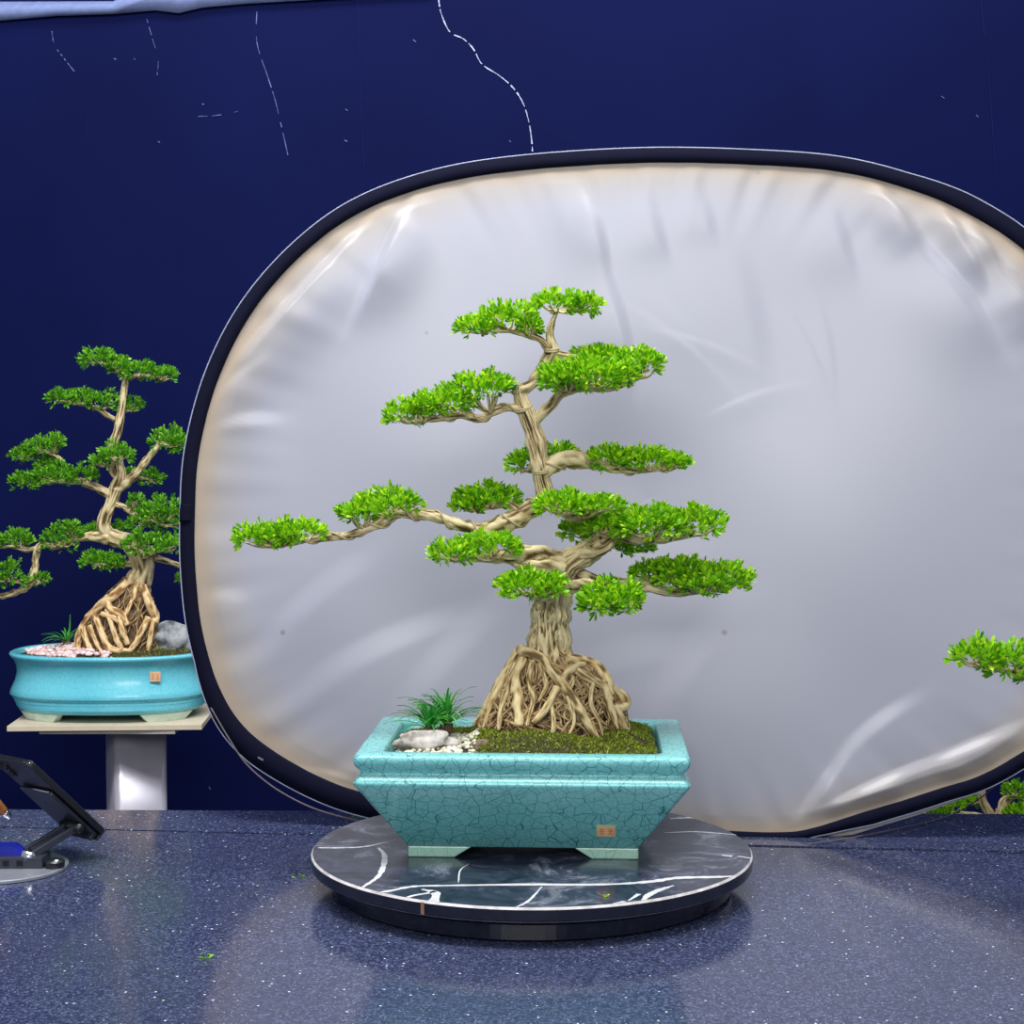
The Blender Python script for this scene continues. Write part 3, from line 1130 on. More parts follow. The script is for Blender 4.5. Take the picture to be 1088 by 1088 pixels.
# left upper
cen = pad(tree, [(512, 410, 38, 22), (475, 424, 34, 20), (432, 438, 26, 20), (452, 430, 24, 16)], TY - .015, LF)
branch(tree, [(556, 434), (540, 433), (524, 438), (508, 445), (492, 441), (470, 444), (442, 448)], [5, 4.5, 4, 4.5, 4, 3, 1.5], TY, TY - .02, B, cen, wire=True)
collar(tree, 556, 435, TY, .0115, .002)
collar(tree, 551, 415, TY, .0085, .003)
# behind the trunk
cen = pad(tree, [(562, 489, 26, 20), (594, 480, 22, 15)], TY + .075, LF)
branch(tree, [(573, 500), (566, 498), (556, 500)], [5, 4, 2], TY, TY + .075, B, cen)
# right middle
cen = pad(tree, [(650, 486, 34, 18), (690, 487, 32, 18), (718, 490, 18, 13)], TY, LF)
branch(tree, [(577, 503), (588, 494), (598, 488), (611, 488), (628, 491), (648, 497), (672, 500), (700, 499)], [7, 9, 10, 6, 4.5, 4, 3, 1.5], TY, TY, B, cen, wire=True)
collar(tree, 576, 501, TY, .0125, .001)
# long left branch and its two pads, plus the pad above its root
cen1 = pad(tree, [(412, 533, 40, 22), (382, 543, 28, 15)], TY - .01, LF)
cen2 = pad(tree, [(276, 569, 30, 20), (318, 563, 32, 18), (296, 567, 26, 18)], TY - .02, LF)
branch(tree, [(586, 528), (566, 540), (546, 552), (524, 561), (506, 563), (486, 557), (462, 549), (438, 546), (420, 546), (404, 556), (380, 566), (352, 571), (326, 574), (300, 580)],
       [11, 10, 10, 9, 7, 6, 5.5, 6, 6, 4.5, 4, 3.5, 3, 2], TY, TY - .02, B, cen1 + cen2, wire=True)
cen = pad(tree, [(518, 527, 38, 20), (500, 535, 24, 16)], TY + .02, LF)
branch(tree, [(556, 548), (548, 540), (540, 536), (524, 538), (506, 541)], [5, 4, 3.5, 2.5, 1.5], TY, TY + .02, B, cen)
collar(tree, 547, 551, TY, .0125, .006)
# centre right pads
cen = pad(tree, [(600, 534, 38, 19), (638, 536, 28, 18)], TY - .055, LF)
branch(tree, [(612, 541), (622, 546), (608, 551), (596, 546)], [6, 5, 4, 2], TY + .02, TY - .055, B, cen)
cen = pad(tree, [(735, 553, 40, 25), (690, 553, 42, 25, -.02), (650, 558, 34, 20, .01)], TY - .03, LF)
branch(tree, [(640, 574), (652, 568), (672, 572), (700, 574), (740, 568)], [7, 6, 5, 3.5, 2], TY, TY - .03, B, cen)
cen = pad(tree, [(655, 577, 42, 17), (612, 562, 22, 16)], TY + .06, LF)
branch(tree, [(626, 586), (634, 578), (644, 572), (652, 562), (662, 572)], [9, 10, 8, 6, 3], TY - .01, TY + .05, B, cen)
branch(tree, [(618, 586), (624, 588), (634, 587), (646, 582), (651, 576)], [7, 6, 5, 4.5, 2.5], TY - .015, TY - .02, B)
# left lower
cen = pad(tree, [(520, 578, 37, 20), (478, 586, 28, 18)], TY - .045, LF)
branch(tree, [(602, 598), (586, 594), (566, 588), (546, 590), (520, 592), (490, 594)], [11, 10, 9, 8, 5, 2], TY - .005, TY - .045, B, cen)
m = MB()
m.tube([at(x, y, TY - .026) for x, y in ((600, 606), (586, 601), (568, 600), (552, 600), (541, 596))], [r * k_ for r in (8, 8, 6, 5, 3)], 18, .3, 1.3, 34, 3, .003)
m.build('branch', B, tree)
# front low pads
cen = pad(tree, [(562, 620, 40, 23), (586, 622, 20, 18)], TY - .085, LF)
branch(tree, [(588, 634), (580, 634), (566, 632)], [6, 5, 2], TY, TY - .08, B, cen)
cen = pad(tree, [(650, 632, 38, 27), (638, 640, 26, 18), (664, 636, 24, 18)], TY - .09, LF)
branch(tree, [(594, 624), (608, 624), (618, 620), (632, 622), (650, 634)], [8, 7, 6, 4, 2], TY, TY - .085, B, cen)
cen = pad(tree, [(768, 613, 37, 25), (725, 606, 40, 22), (692, 606, 24, 16, .03), (745, 618, 34, 22, -.03)], TY + .01, LF)
branch(tree, [(600, 618), (616, 612), (640, 618), (664, 620), (688, 624), (720, 630), (752, 628)], [8, 7, 6, 5, 5, 3.5, 2], TY, TY + .01, B, cen)

# ================================================================== REFLECTOR
inner = [(206, 550), (211, 478), (232, 400), (268, 330), (320, 270), (380, 226), (456, 197), (545, 181), (680, 172), (800, 174), (895, 182), (975, 203), (1036, 230), (1090, 266),
         (1142, 318), (1172, 390), (1186, 480), (1182, 570), (1165, 655), (1138, 735), (1104, 785), (1073, 808), (1038, 826), (1003, 837), (969, 848), (935, 858), (900, 869), (866, 880), (835, 885), (780, 884), (690, 879), (560, 868), (455, 856), (372, 839),
         (305, 808), (258, 772), (231, 728), (214, 670), (207, 610)]


def ref_Y(px, py):
    return 2.678 + (888 - py) / 730.0 * 0.10 + (820 - px) * 0.00013


def closed_spline(pts, n_):
    P = [Vector((x, y, 0)) for x, y in pts]
    out = []
    K = len(P)
    for i in range(K):
        a, b, c_, d = P[i - 1], P[i], P[(i + 1) % K], P[(i + 2) % K]
        for j in range(16):
            t_ = j / 16
            out.append(0.5 * ((2 * b) + (c_ - a) * t_ + (2 * a - 5 * b + 4 * c_ - d) * t_ ** 2 + (3 * b - a - 3 * c_ + d) * t_ ** 3))
    A = np.array([(p.x, p.y) for p in out])
    L = np.concatenate([[0], np.cumsum(np.linalg.norm(np.roll(A, -1, 0) - A, axis=1))])
    s = np.linspace(0, L[-1], n_, endpoint=False)
    A2 = np.vstack([A, A[:1]])
    return np.stack([np.interp(s, L, A2[:, 0]), np.interp(s, L, A2[:, 1])], 1)


NB = 520
EDGE = closed_spline(inner, NB)
rf = empty('photo_reflector', (at(820, 888, 2.678).x, 2.678, TABLE))
tag(rf, 'large oval white cloth photo reflector with black rim behind the middle bonsai', 'reflector')
FOLDS = [  # x0 y0 x1 y1 halfwidth amp
    (232, 412, 395, 238, 13, .026), (222, 440, 280, 385, 9, .010), (384, 336, 441, 212, 12, .022),
    (208, 467, 300, 450, 14, .008), (612, 196, 642, 290, 10, .011), (632, 280, 668, 420, 14, .007), (682, 205, 704, 280, 13, .006), (740, 200, 756, 260, 12, .004),
    (925, 192, 980, 272, 8, .016), (970, 262, 1056, 382, 16, .014), (994, 212, 1024, 262, 6, .012), (1016, 250, 1044, 305, 6, .010), (1020, 224, 1062, 292, 7, .016),
    (1055, 282, 1110, 360, 10, .016), (1066, 256, 1110, 310, 7, .012), (850, 878, 905, 800, 13, .009), (895, 815, 985, 745, 20, .007), (880, 862, 985, 815, 13, .014), (975, 822, 1090, 775, 13, .014),
    (280, 712, 400, 600, 30, .010), (310, 760, 500, 665, 32, .008), (420, 800, 560, 640, 38, .006), (700, 790, 800, 650, 40, .006), (215, 640, 260, 636, 9, .004), (880, 215, 905, 300, 13, .004),
    (660, 322, 790, 430, 6, .0010), (700, 318, 760, 390, 6, .0010), (830, 320, 880, 420, 5, .0012), (690, 350, 820, 400, 4, .0009), (760, 440, 850, 410, 5, .0012), (862, 300, 886, 430, 6, .0010),
    (300, 820, 380, 835, 8, .006), (590, 740, 760, 700, 40, .004), (760, 240, 800, 420, 30, .003),
]


def fold_disp(X, Yp):
    D = np.zeros_like(X)
    for x0, y0, x1, y1, wd, am in FOLDS:
        dx, dy_ = x1 - x0, y1 - y0
        L2 = dx * dx + dy_ * dy_
        t_ = ((X - x0) * dx + (Yp - y0) * dy_) / L2
        tc = np.clip(t_, 0, 1)
        L = math.sqrt(L2)
        nx_, ny_ = -dy_ / L, dx / L
        if ny_ < 0:
            nx_, ny_ = -nx_, -ny_
        sd = (X - x0) * nx_ + (Yp - y0) * ny_ + (0.0 if wd in (12, 13) else 0.05) * L * np.sin(PI * tc)
        up_ = np.clip((sd + wd) / wd, 0, 1)
        up_ = up_ * up_ * (3 - 2 * up_)
        prof_ = np.where(sd < 0, up_, np.exp(-(sd / (wd * 3.6)) ** 2))
        taper = np.exp(-((t_ - .5) / .46) ** 2 * (1 + .6 * np.abs(t_ - .5)))
        D += am * .85 * prof_ * taper
    return D


C0 = np.array([690.0, 530.0])
NR = 170
rr = np.linspace(0, 1, NR) ** 0.85
PX = C0[0] + (EDGE[:, 0] - C0[0])[None, :] * rr[:, None]
PY = C0[1] + (EDGE[:, 1] - C0[1])[None, :] * rr[:, None]
D = fold_disp(PX, PY)
ang = np.arctan2(EDGE[:, 1] - C0[1], EDGE[:, 0] - C0[0])
pucker = np.sin(ang * 46 + 2 * np.sin(ang * 5)) * .0016 + np.sin(ang * 87 + 1) * .0007
D += pucker[None, :] * np.clip((rr[:, None] - .72) / .28, 0, 1) ** 2
D += .012 * np.sin(PX / 95.0 + PY / 140.0) * (1 - rr[:, None]) + .006 * np.sin(PX / 60.0 - PY / 70.0 + 1) * (1 - rr[:, None])
D *= np.clip((1.0 - rr[:, None]) / .05, 0.25, 1)
V = []
for i in range(NR):
    for j in range(NB):
        p = at(PX[i, j], PY[i, j], ref_Y(PX[i, j], PY[i, j]))
        V.append((p.x, p.y - D[i, j], p.z))
F = []
for i in range(NR - 1):
    for j in range(NB):
        a, b = i * NB + j, i * NB + (j + 1) % NB
        F.append((a, a + NB, b + NB, b))
m = MB()
m.add(V, F)
o = m.build('cloth', M['fabric'], rf, ridge=False)
hem = o.data.attributes.new('hem', 'FLOAT', 'POINT')
hv = np.clip((np.repeat(rr, NB) - .70) / .30, 0, 1) ** 2.6
hem.data.foreach_set('value', hv.astype(np.float32))

# bound rim: flat black band, grey piping on its outer edge
cx_, cy_ = 690.0, 530.0


def outward(off):
    T = np.roll(EDGE, -1, 0) - np.roll(EDGE, 1, 0)
    N = np.stack([-T[:, 1], T[:, 0]], 1)
    N = N / np.linalg.norm(N, axis=1, keepdims=True)
    s = np.sign(np.sum(N * (EDGE - C0), axis=1))
    return EDGE + N * s[:, None] * (off if np.isscalar(off) else off[:, None])


low_f = np.clip((EDGE[:, 1] - 700) / 90, 0, 1) * np.clip((600 - EDGE[:, 0]) / 150, 0, 1)
bw = 13.5 + 9 * low_f - 6.5 * np.clip((EDGE[:, 1] - 862) / 18, 0, 1) * np.clip((EDGE[:, 0] - 500) / 100, 0, 1) + 3 * np.clip((EDGE[:, 0] - 960) / 60, 0, 1) * np.clip((320 - EDGE[:, 1]) / 60, 0, 1)
m = MB()
loops = []
for off, dd in ((-1.0, -.003), (.5, -.0075), (bw * .5, -.0085), (bw, -.0055), (bw + .8, 0.0), (bw, .0055), (bw * .5, .007), (0.0, .006), (-1.0, .003)):
    A = outward(off)
    loops.append([at(x, y, ref_Y(x, y)) + Vector((0, dd, 0)) for x, y in A])
vs, fs = [], []
for L in loops:
    vs += L
K = len(loops)
for i in range(K):
    for j in range(NB):
        a, b = i * NB + j, i * NB + (j + 1) % NB
        c_, d = ((i + 1) % K) * NB + (j + 1) % NB, ((i + 1) % K) * NB + j
        fs.append((a, d, c_, b))
m.add(vs, fs)
m.build('rim_band', M['border'], rf, ridge=False)
m = MB()
A = outward(bw + 1.0)
pts = [at(x, y, ref_Y(x, y)) + Vector((0, -.004, 0)) for x, y in A]
ringl = []
for i, p in enumerate(pts):
    T = (pts[(i + 1) % NB] - pts[i - 1]).normalized()
    N = T.cross(Vector((0, 1, 0))).normalized()
    ringl.append([p + (N * math.cos(a) + Vector((0, 1, 0)) * math.sin(a)) * .0011 for a in np.linspace(0, 2 * PI, 6, endpoint=False)])
m.rings(ringl + [ringl[0]], 0, False, False)
m.build('edge_piping', M['piping'], rf, ridge=False)
# joint sleeve on the left of the rim
m = MB()
A = outward(bw * .5)
idx = [j for j in range(NB) if EDGE[j, 0] < 260 and 538 < EDGE[j, 1] < 556]
ys = sorted(EDGE[j, 1] for j in idx)
P = [at(q_[0], q_[1], ref_Y(*q_)) for q_ in ((199.5, 536), (198.8, 545), (198.6, 554))]
m.tube(P, 8.2 * 2.76 / FPX, 16)
m.build('joint_sleeve', M['border'], rf, ridge=False)
# loose cord hanging under the rim
m = MB()
P = [at(x, y, yy) for x, y, yy in ((224, 752, 2.762), (244, 786, 2.756), (262, 812, 2.752), (290, 836, 2.748), (324, 855, 2.745), (356, 866, 2.742), (400, 876, 2.735))]
m.tube(P, .0014, 8)
m.build('hanging_cord', M['cord'], rf, ridge=False)
m = MB()
P = [on_z(858, 897, TABLE + .003), on_z(905, 890, TABLE + .003), on_z(965, 878, TABLE + .004), at(1010, 866, 2.80), at(1040, 849, 2.77), at(1066, 828, 2.74)]
m.tube(P, .0011, 8)
m.build('hanging_cord', M['cord'], rf, ridge=False)
# pale backing edge showing under the rim on the right
m = MB()
up = [(842, 889), (903, 879), (939, 868), (973, 858), (1007, 847), (1042, 836), (1070, 823)]
lo = [(846, 893), (906, 887), (941, 876), (975, 866), (1009, 854), (1044, 841), (1071, 824)]
vs = []
for dd in (0.0, .006):
    vs += [at(x, y - 1, ref_Y(x, y) + .008 + dd) for x, y in up] + [at(x, y, ref_Y(x, y) + .008 + dd) for x, y in lo]
fs = []
for i in range(6):
    fs += [(i, i + 1, i + 8, i + 7), (14 + i, 21 + i, 22 + i, 15 + i), (7 + i, 8 + i, 22 + i, 21 + i), (i, 14 + i, 15 + i, i + 1)]
m.add(vs, fs)
m.build('backing_edge', M['palecloth'], rf, ridge=False)
m = MB()
c = at(276, 805, 2.714)
m.box(at(277, 806, 2.744), (.010, .002, .003), Matrix.Rotation(math.radians(30), 3, 'Y'))
m.build('hook', M['chrome'], rf, smooth=False, ridge=False)

# ================================================================== OVAL POTS, STAND, LEFT BONSAI


def oval_pot(base, hw, hd, h, label, seal_at=None, yaw=0.0, name='bonsai_pot'):
    root = empty(name, base)
    tag(root, label, 'bonsai pot')
    base = Vector(base)
    rot = Matrix.Rotation(yaw, 3, 'Z')

    def ring(f, z, n_=96):
        out = []
        for i in range(n_):
            a = 2 * PI * i / n_
            ca, sa = math.cos(a), math.sin(a)
            e = 0.86
            p = rot @ Vector((math.copysign(abs(ca) ** e, ca) * (hw + f), math.copysign(abs(sa) ** e, sa) * (hd + f), 0))
            out.append((base.x + p.x, base.y + p.y, base.z + z))
        return out
    foot = h * .115
    prof_ = [(-.030, foot), (-.020, foot + .002), (-.016, foot + .008), (-.013, foot + .013), (-.0145, foot + .0145), (-.010, foot + .021), (-.0115, foot + .0225), (-.006, foot + .029), (-.0075, foot + .0305),
             (-.001, foot + .036), (.0, foot + .039), (-.004, foot + .050), (-.012, foot + .068), (-.016, foot + .085), (-.015, h - .030), (-.010, h - .018), (-.003, h - .010), (0, h - .005), (-.0015, h - .001), (-.005, h),
             (-.016, h), (-.019, h - .003), (-.022, h - .03)]
    mb_ = MB()
    mb_.rings([ring(f, z) for f, z in prof_], 0, True, True)
    mb_.build('body', M['glaze_far'], root, ridge=False)
    for (a0_, a1_) in ((200, 247), (293, 340), (20, 67), (113, 160)):
        f_ = MB()
        R = []
        n_ = 14
        for zz, sh, off in ((0.0, 6, -.030), (foot + .001, 0, -.021)):
            o_r, i_r = [], []
            for i in range(n_ + 1):
                a = math.radians(a0_ + sh + (a1_ - a0_ - 2 * sh) * i / n_)
                ca, sa = math.cos(a), math.sin(a)
                p = rot @ Vector((math.copysign(abs(ca) ** .86, ca) * (hw + off), math.copysign(abs(sa) ** .86, sa) * (hd + off), 0))
                q_ = rot @ Vector((math.copysign(abs(ca) ** .86, ca) * (hw + off - .02), math.copysign(abs(sa) ** .86, sa) * (hd + off - .02), 0))
                o_r.append((base.x + p.x, base.y + p.y, base.z + zz))
                i_r.append((base.x + q_.x, base.y + q_.y, base.z + zz))
            R.append(o_r + list(reversed(i_r)))
        f_.rings(R, 0, True, True)
        f_.build('foot', M['footwhite'], root, smooth=False, ridge=False)
    if seal_at:
        c_ = Vector(seal_at)
        plaque(root, c_, (1, 0, 0), (0, .1, 1), (.1, -1, .1), .011, .0105, False)
    return root


LY = 3.90
lp = at(119, 757, LY)
LZ = lp.z - .001
stand = empty('display_stand', (at(136, 760, LY).x, LY, 0))
tag(stand, 'plant stand with pale plywood top on a steel column behind the table', 'plant stand')
m = MB()
zb = LZ - .003
m.box((at(116, 0, LY).x, LY, zb - .006), (.425, .30, .012), Matrix.Rotation(.05, 3, 'Z'))
bevel(m.build('top_board', M['ply'], stand, smooth=False, ridge=False), .001)
m = MB()
m.box((at(121, 0, LY).x, LY - .02, zb - .0165), (.30, .24, .009))
m.build('under_board', M['plywood_grey'], stand, smooth=False, ridge=False)
m = MB()
cxm = at(136.5, 0, LY).x
m.rings([rrect(.060, .060, .016, z, 5, Vector((cxm, LY, 0)), Matrix.Rotation(math.radians(24), 3, 'Z')) for z in (0.0, zb - .021)], 0)
m.build('column', M['steel'], stand, smooth=True, ridge=False)

LB = Vector((lp.x, LY, LZ - .0025))
PH = at(119, 690, LY).z - LB.z
sealp = at(165, 719, LY - .15)
lpot = oval_pot(LB, .2265, .155, PH, 'oval sky-blue glazed bonsai pot with flared foot on the stand')
# seal on its front: find the wall depth there
sx_ = (165 - 544) / FPX * (LY - .14) - LB.x
dep = .139 * (1 - (abs(sx_) / .2105) ** (1 / .43)) ** .43
c = at(165, 719, LY - dep - .012)
plaque(lpot, c, (1, .12, 0), (0, 0, 1), (.12, -1, 0), .0112, .0108, False)

# bed of the oval pot
RZL = LB.z + PH
ev, ef = [], []
nth, nrr = 48, 10
for i in range(nrr + 1):
    for j in range(nth):
        a = 2 * PI * j / nth
        f = i / nrr
        x, y = (.205 * math.copysign(abs(math.cos(a)) ** .86, math.cos(a))) * f, (.1335 * math.copysign(abs(math.sin(a)) ** .86, math.sin(a))) * f
        ev.append((LB.x + x, LB.y + y, RZL - .012 * f ** 3 + .004 + .008 * mn.noise((x * 20, y * 20, 0))))
for i in range(nrr):
    for j in range(nth):
        a, b = i * nth + j, i * nth + (j + 1) % nth
        ef += [(a, a + nth, b + nth), (a, b + nth, b)]
ps = []
for i in range(5000):
    a, f = rng.uniform(0, 2 * PI), math.sqrt(rng.uniform(0, .9))
    x, y = .2 * math.cos(a) * f, .13 * math.sin(a) * f
    if x > -.03:
        ps.append((LB.x + x, LB.y + y, RZL + .004 + .008 * mn.noise((x * 20, y * 20, 0)) - .012 * f ** 3))
ps = np.array(ps)
o = leaves_mesh('moss', ps, rng.normal(size=(len(ps), 3)) * .7 + np.array([0, 0, 1.]), .005 * rng.uniform(.5, 1.2, len(ps)), M['moss'], loc=LB, extra=(ev, ef, M['soil']))
tag(o, 'dark mossy soil filling the oval sky-blue pot', 'moss', kind='stuff')
m = MB()
for i in range(420):
    a, f = rng.uniform(PI * .62, PI * 1.55), math.sqrt(rng.uniform(.02, .88))
    x, y = .205 * math.cos(a) * f, .133 * math.sin(a) * f
    r = rng.uniform(.004, .008)
    m.ball((LB.x + x, LB.y + y, RZL + .003 + r * .4 + .008 * mn.noise((x * 20, y * 20, 0)) - .008 * f ** 3), r, 1, (1, 1, .7), .25, 2, i)
o = m.build('pink_gravel', M['pebble_pink'], loc=LB, ridge=False)
tag(o, 'pinkish white gravel on the left of the oval sky-blue pot', 'gravel', kind='stuff')
c = at(184, 681, LY + .02)
rock('grey_rock', Vector((c.x, c.y, RZL + .018)), .060, (1.0, .6, .62), M['rockgrey'], 'grey layered rock in the oval pot beside the reflector rim', 5.7)
c = at(71, 684, LY + .02)
gp = grass_plant('mondo_grass', Vector((c.x, c.y, RZL + .006)), 22, .062, 'sparse grass tuft in the pink gravel of the oval pot', seed=21)
m = MB()
b0 = Vector((c.x, c.y, RZL + .008))
m.tube([b0, at(74, 668, LY + .02), at(74.5, 653, LY + .02)], [.0025, .0022, .0006], 6)
m.tube([b0, at(62, 677, LY), at(52, 677, LY), at(44, 681, LY)], [.002, .002, .0015, .0005], 6)
m.build('long_blade', M['grass'], gp, ridge=False)

ltree = empty('bonsai_tree', Vector((at(128, 690, LY).x, LY, RZL)))
tag(ltree, 'bonsai tree with exposed pale tan roots in the oval sky-blue pot', 'bonsai tree')
LF2 = M['leaf_dim']
tabL = [(612, 132, 156), (625, 118, 160), (640, 104, 166), (655, 92, 168), (670, 84, 168), (685, 80, 168), (695, 78, 168)]
RL = RootMass(ltree, tabL, LY, .75, M['rootcore'], M['root_pale'])
RL.core(.88)
for pts, rads in (
    ([(136, 618), (122, 632), (108, 642), (94, 656), (84, 675), (82, 692)], [4, 5, 4.5, 4, 4, 3]),
    ([(114, 634), (116, 646), (128, 652), (136, 664)], [3.5, 4, 4, 3]),
    ([(113, 648), (118, 662), (124, 680), (130, 690)], [2.5, 2.5, 3, 2.5]),
    ([(100, 652), (106, 668), (112, 682), (118, 692)], [3, 3.5, 3.5, 3]),
    ([(126, 655), (130, 670), (136, 685)], [3, 3.5, 2.5]),
    ([(108, 652), (120, 656), (128, 662)], [2.5, 3, 2.5]),
    ([(146, 618), (142, 634), (136, 648), (132, 660)], [2.5, 2.5, 2, 2]),
    ([(152, 622), (158, 640), (165, 655), (164, 662)], [4, 4.5, 5, 4]),
    ([(158, 656), (152, 668), (146, 680), (138, 692)], [3.5, 3.5, 3.5, 3]),
    ([(163, 660), (160, 675), (157, 692)], [3, 3, 2.5]),
    ([(88, 668), (92, 682), (98, 692)], [3, 3, 2.5]),
    ([(110, 680), (120, 690), (140, 692)], [3, 3.5, 3]),
    ([(95, 665), (103, 684), (108, 693)], [2.5, 2.5, 2]),
):
    RL.thick(pts, rads, .004)
RL.fine(80, .4, .9)
kl = LY / FPX
m = MB()
m.tube([at(x, y, LY + d) for x, y, d in ((146, 640, 0), (147, 620, 0), (152, 606, 0), (150, 592, 0), (138, 578, .02), (118, 570, .01), (110, 560, 0), (113, 546, 0), (119, 532, 0), (123, 518, 0), (128, 506, 0), (124, 490, .02), (120, 475, .01), (125, 458, 0), (128, 440, 0), (131, 420, 0), (134, 402, 0), (138, 396, 0))],
       [r * kl for r in (14, 12.5, 12, 11, 10, 9, 8, 6.5, 6, 6.5, 6, 5.5, 5, 4.5, 4, 4, 3.5, 2.5)], 40, .30, 2.0, 22, 8.4, .004)
m.build('trunk', M['bark'], ltree)


def lpad(lobes, dY, pts, rads):
    lobes = [(q[0], q[1], q[2] * 1.04, q[3] * 1.2) + tuple(q[4:]) for q in lobes]
    cen_ = pad(ltree, lobes, LY + dY, LF2, leaf=.0125, dens=26000)
    if pts:
        branch(ltree, pts, rads, LY, LY + dY, B, cen_)


lpad([(105, 380, 23, 13), (128, 388, 16, 12)], -.01, [(134, 403), (128, 396), (118, 388), (102, 385)], [3, 2.2, 1.8, 1])
lpad([(148, 394, 22, 13), (175, 398, 15, 12)], .0, [(135, 402), (146, 399), (166, 401)], [3, 2.2, 1.2])
lpad([(65, 422, 17, 10), (86, 422, 18, 12), (109, 425, 18, 15)], -.01, [(122, 446), (114, 441), (104, 434), (84, 429), (64, 426)], [3, 2.5, 2, 1.6, 1])
lpad([(142, 429, 13, 11)], .04, [(128, 438), (138, 436)], [2, 1.2])
lpad([(26, 482, 17, 10), (46, 472, 22, 12), (60, 468, 11, 10)], .0, [(68, 492), (58, 484), (42, 480), (24, 487)], [2.5, 2, 1.7, 1])
lpad([(28, 510, 20, 12), (58, 504, 26, 14), (88, 503, 18, 13), (52, 493, 16, 10, .04)], -.02, [(117, 525), (100, 517), (86, 512), (64, 511), (40, 514)], [4.5, 4, 3.5, 2.5, 1.2])
lpad([(124, 481, 20, 14), (106, 490, 13, 9)], -.04, [(126, 508), (118, 500), (120, 492), (124, 486)], [4, 3, 2.5, 1.5])
lpad([(178, 467, 21, 16), (190, 470, 12, 14)], .0, [(122, 520), (134, 513), (147, 500), (158, 486), (168, 474), (171, 464)], [5.5, 5, 4.5, 4, 3, 2])
lpad([(162, 507, 14, 12), (140, 502, 8, 8)], .05, [(140, 508), (150, 508), (160, 510)], [2.5, 2, 1])
lpad([(172, 540, 22, 20), (152, 552, 18, 18), (184, 552, 14, 20, .02), (144, 530, 9, 10)], -.02, [(122, 535), (134, 540), (146, 548), (168, 556)], [3.5, 3, 3, 1.5])
lpad([(152, 576, 24, 15), (180, 578, 15, 13)], -.06, [(150, 596), (158, 590), (168, 586)], [4, 3, 1.5])
lpad([(106, 595, 22, 13), (124, 596, 10, 9)], -.04, [(148, 598), (134, 600), (116, 600), (100, 600)], [3.5, 3, 2.5, 1])
lpad([(104, 562, 20, 8), (128, 560, 9, 9)], .06, [(112, 564), (104, 566)], [3, 1.5])
lpad([(64, 572, 21, 19), (76, 562, 12, 11)], -.02, [(116, 572), (98, 570), (80, 572), (60, 580), (44, 578), (40, 586)], [6, 5, 4, 3.5, 3, 3])
lpad([(18, 571, 19, 11), (-8, 574, 16, 11)], .0, [(42, 580), (30, 584), (14, 581), (-6, 582)], [3, 2.5, 2, 1])
lpad([(12, 608, 16, 17), (-6, 612, 16, 12)], -.02, [(40, 582), (38, 596), (36, 610), (26, 618), (8, 617)], [3.5, 3.5, 3, 2, 1.2])
lpad([(42, 614, 13, 8), (30, 618, 8, 6)], .0, [(36, 606), (38, 616), (44, 619)], [2, 1.5, 1])
branch(ltree, [(37, 604), (32, 620), (22, 627), (8, 632), (-16, 634)], [3.4, 3.2, 3, 2.8, 2], LY, LY, B, wire=True)
lpad([(196, 612, 9, 9)], .02, [(164, 592), (176, 596), (188, 600), (200, 604)], [4, 3.2, 2.8, 2])

# ================================================================== BONSAI AT THE RIGHT EDGE (in front)
RYd = 2.24
RB = Vector((1.04, RYd, TABLE))
oval_pot(RB, .19, .13, .12, 'oval blue pot beyond the right end of the view, on the granite table')
rtree = empty('bonsai_tree', RB + Vector((0, 0, .12)))
tag(rtree, 'bonsai branch tip with bright leaf pad entering at the right edge', 'bonsai tree')
m = MB()
m.ball(RB + Vector((0, 0, .106)), 1.0, 3, (.155, .098, .012), .2, 4, 2)
m.build('soil', M['soil'], rtree, ridge=False)
m = MB()
m.tube([RB + Vector(p) for p in ((0, 0, .10), (.005, 0, .15), (-.01, .01, .21), (.02, .01, .27), (.0, 0, .34), (.01, 0, .40))], [.034, .024, .02, .017, .012, .006], 36, .3, 2.2, 26, 5, .004)
m.build('trunk', M['bark'], rtree)


def rpad(lobes, dY, pts, rads, Ys=None):
    cen_ = pad(rtree, lobes, RYd + dY, LF, leaf=.0135, dens=26000)
    branch(rtree, pts, rads, RYd, RYd + dY, B, cen_)


tx = at(1088, 0, RYd)
rpad([(1040, 694, 35, 24), (1074, 700, 38, 27), (1110, 714, 36, 26)], -.02, [(1390, 745), (1300, 742), (1200, 728), (1130, 722), (1088, 716), (1046, 708)], [12, 9, 7, 5, 4, 2])
rpad([(1390, 560, 70, 34), (1450, 575, 50, 28)], .0, [(1390, 650), (1400, 600), (1420, 580)], [8, 6, 3])
rpad([(1480, 690, 60, 30)], .02, [(1396, 720), (1440, 705), (1480, 700)], [8, 6, 3])

# ================================================================== BONSAI ON THE FLOOR BEHIND THE TABLE (right)
BY = 3.35
bx = at(1062, 0, BY).x
fpot = oval_pot(Vector((bx, BY, 0.0)), .20, .14, .14, 'oval blue pot on the floor behind the table, right end')
btree = empty('bonsai_tree', Vector((bx, BY, .14)))
tag(btree, 'low bonsai treetop just showing over the back edge of the table', 'bonsai tree')
m = MB()
m.ball(Vector((bx, BY, .125)), 1.0, 3, (.165, .108, .012), .2, 4, 2)
m.build('soil', M['soil'], btree, ridge=False)
m = MB()
kb = BY / FPX
pf = at(1060, 900, BY)
m.tube([Vector((bx, BY, .12)), Vector((bx + .02, BY, .25)), Vector((bx - .02, BY, .40)), at(1064, 930, BY), at(1060, 890, BY), at(1052, 866, BY), at(1044, 852, BY), at(1042, 838, BY)],
       [.045, .032, .028, .022, .014, .0105, .010, .008], 30, .25, 2, 26, 3, .005)
m.build('trunk', M['bark'], btree)


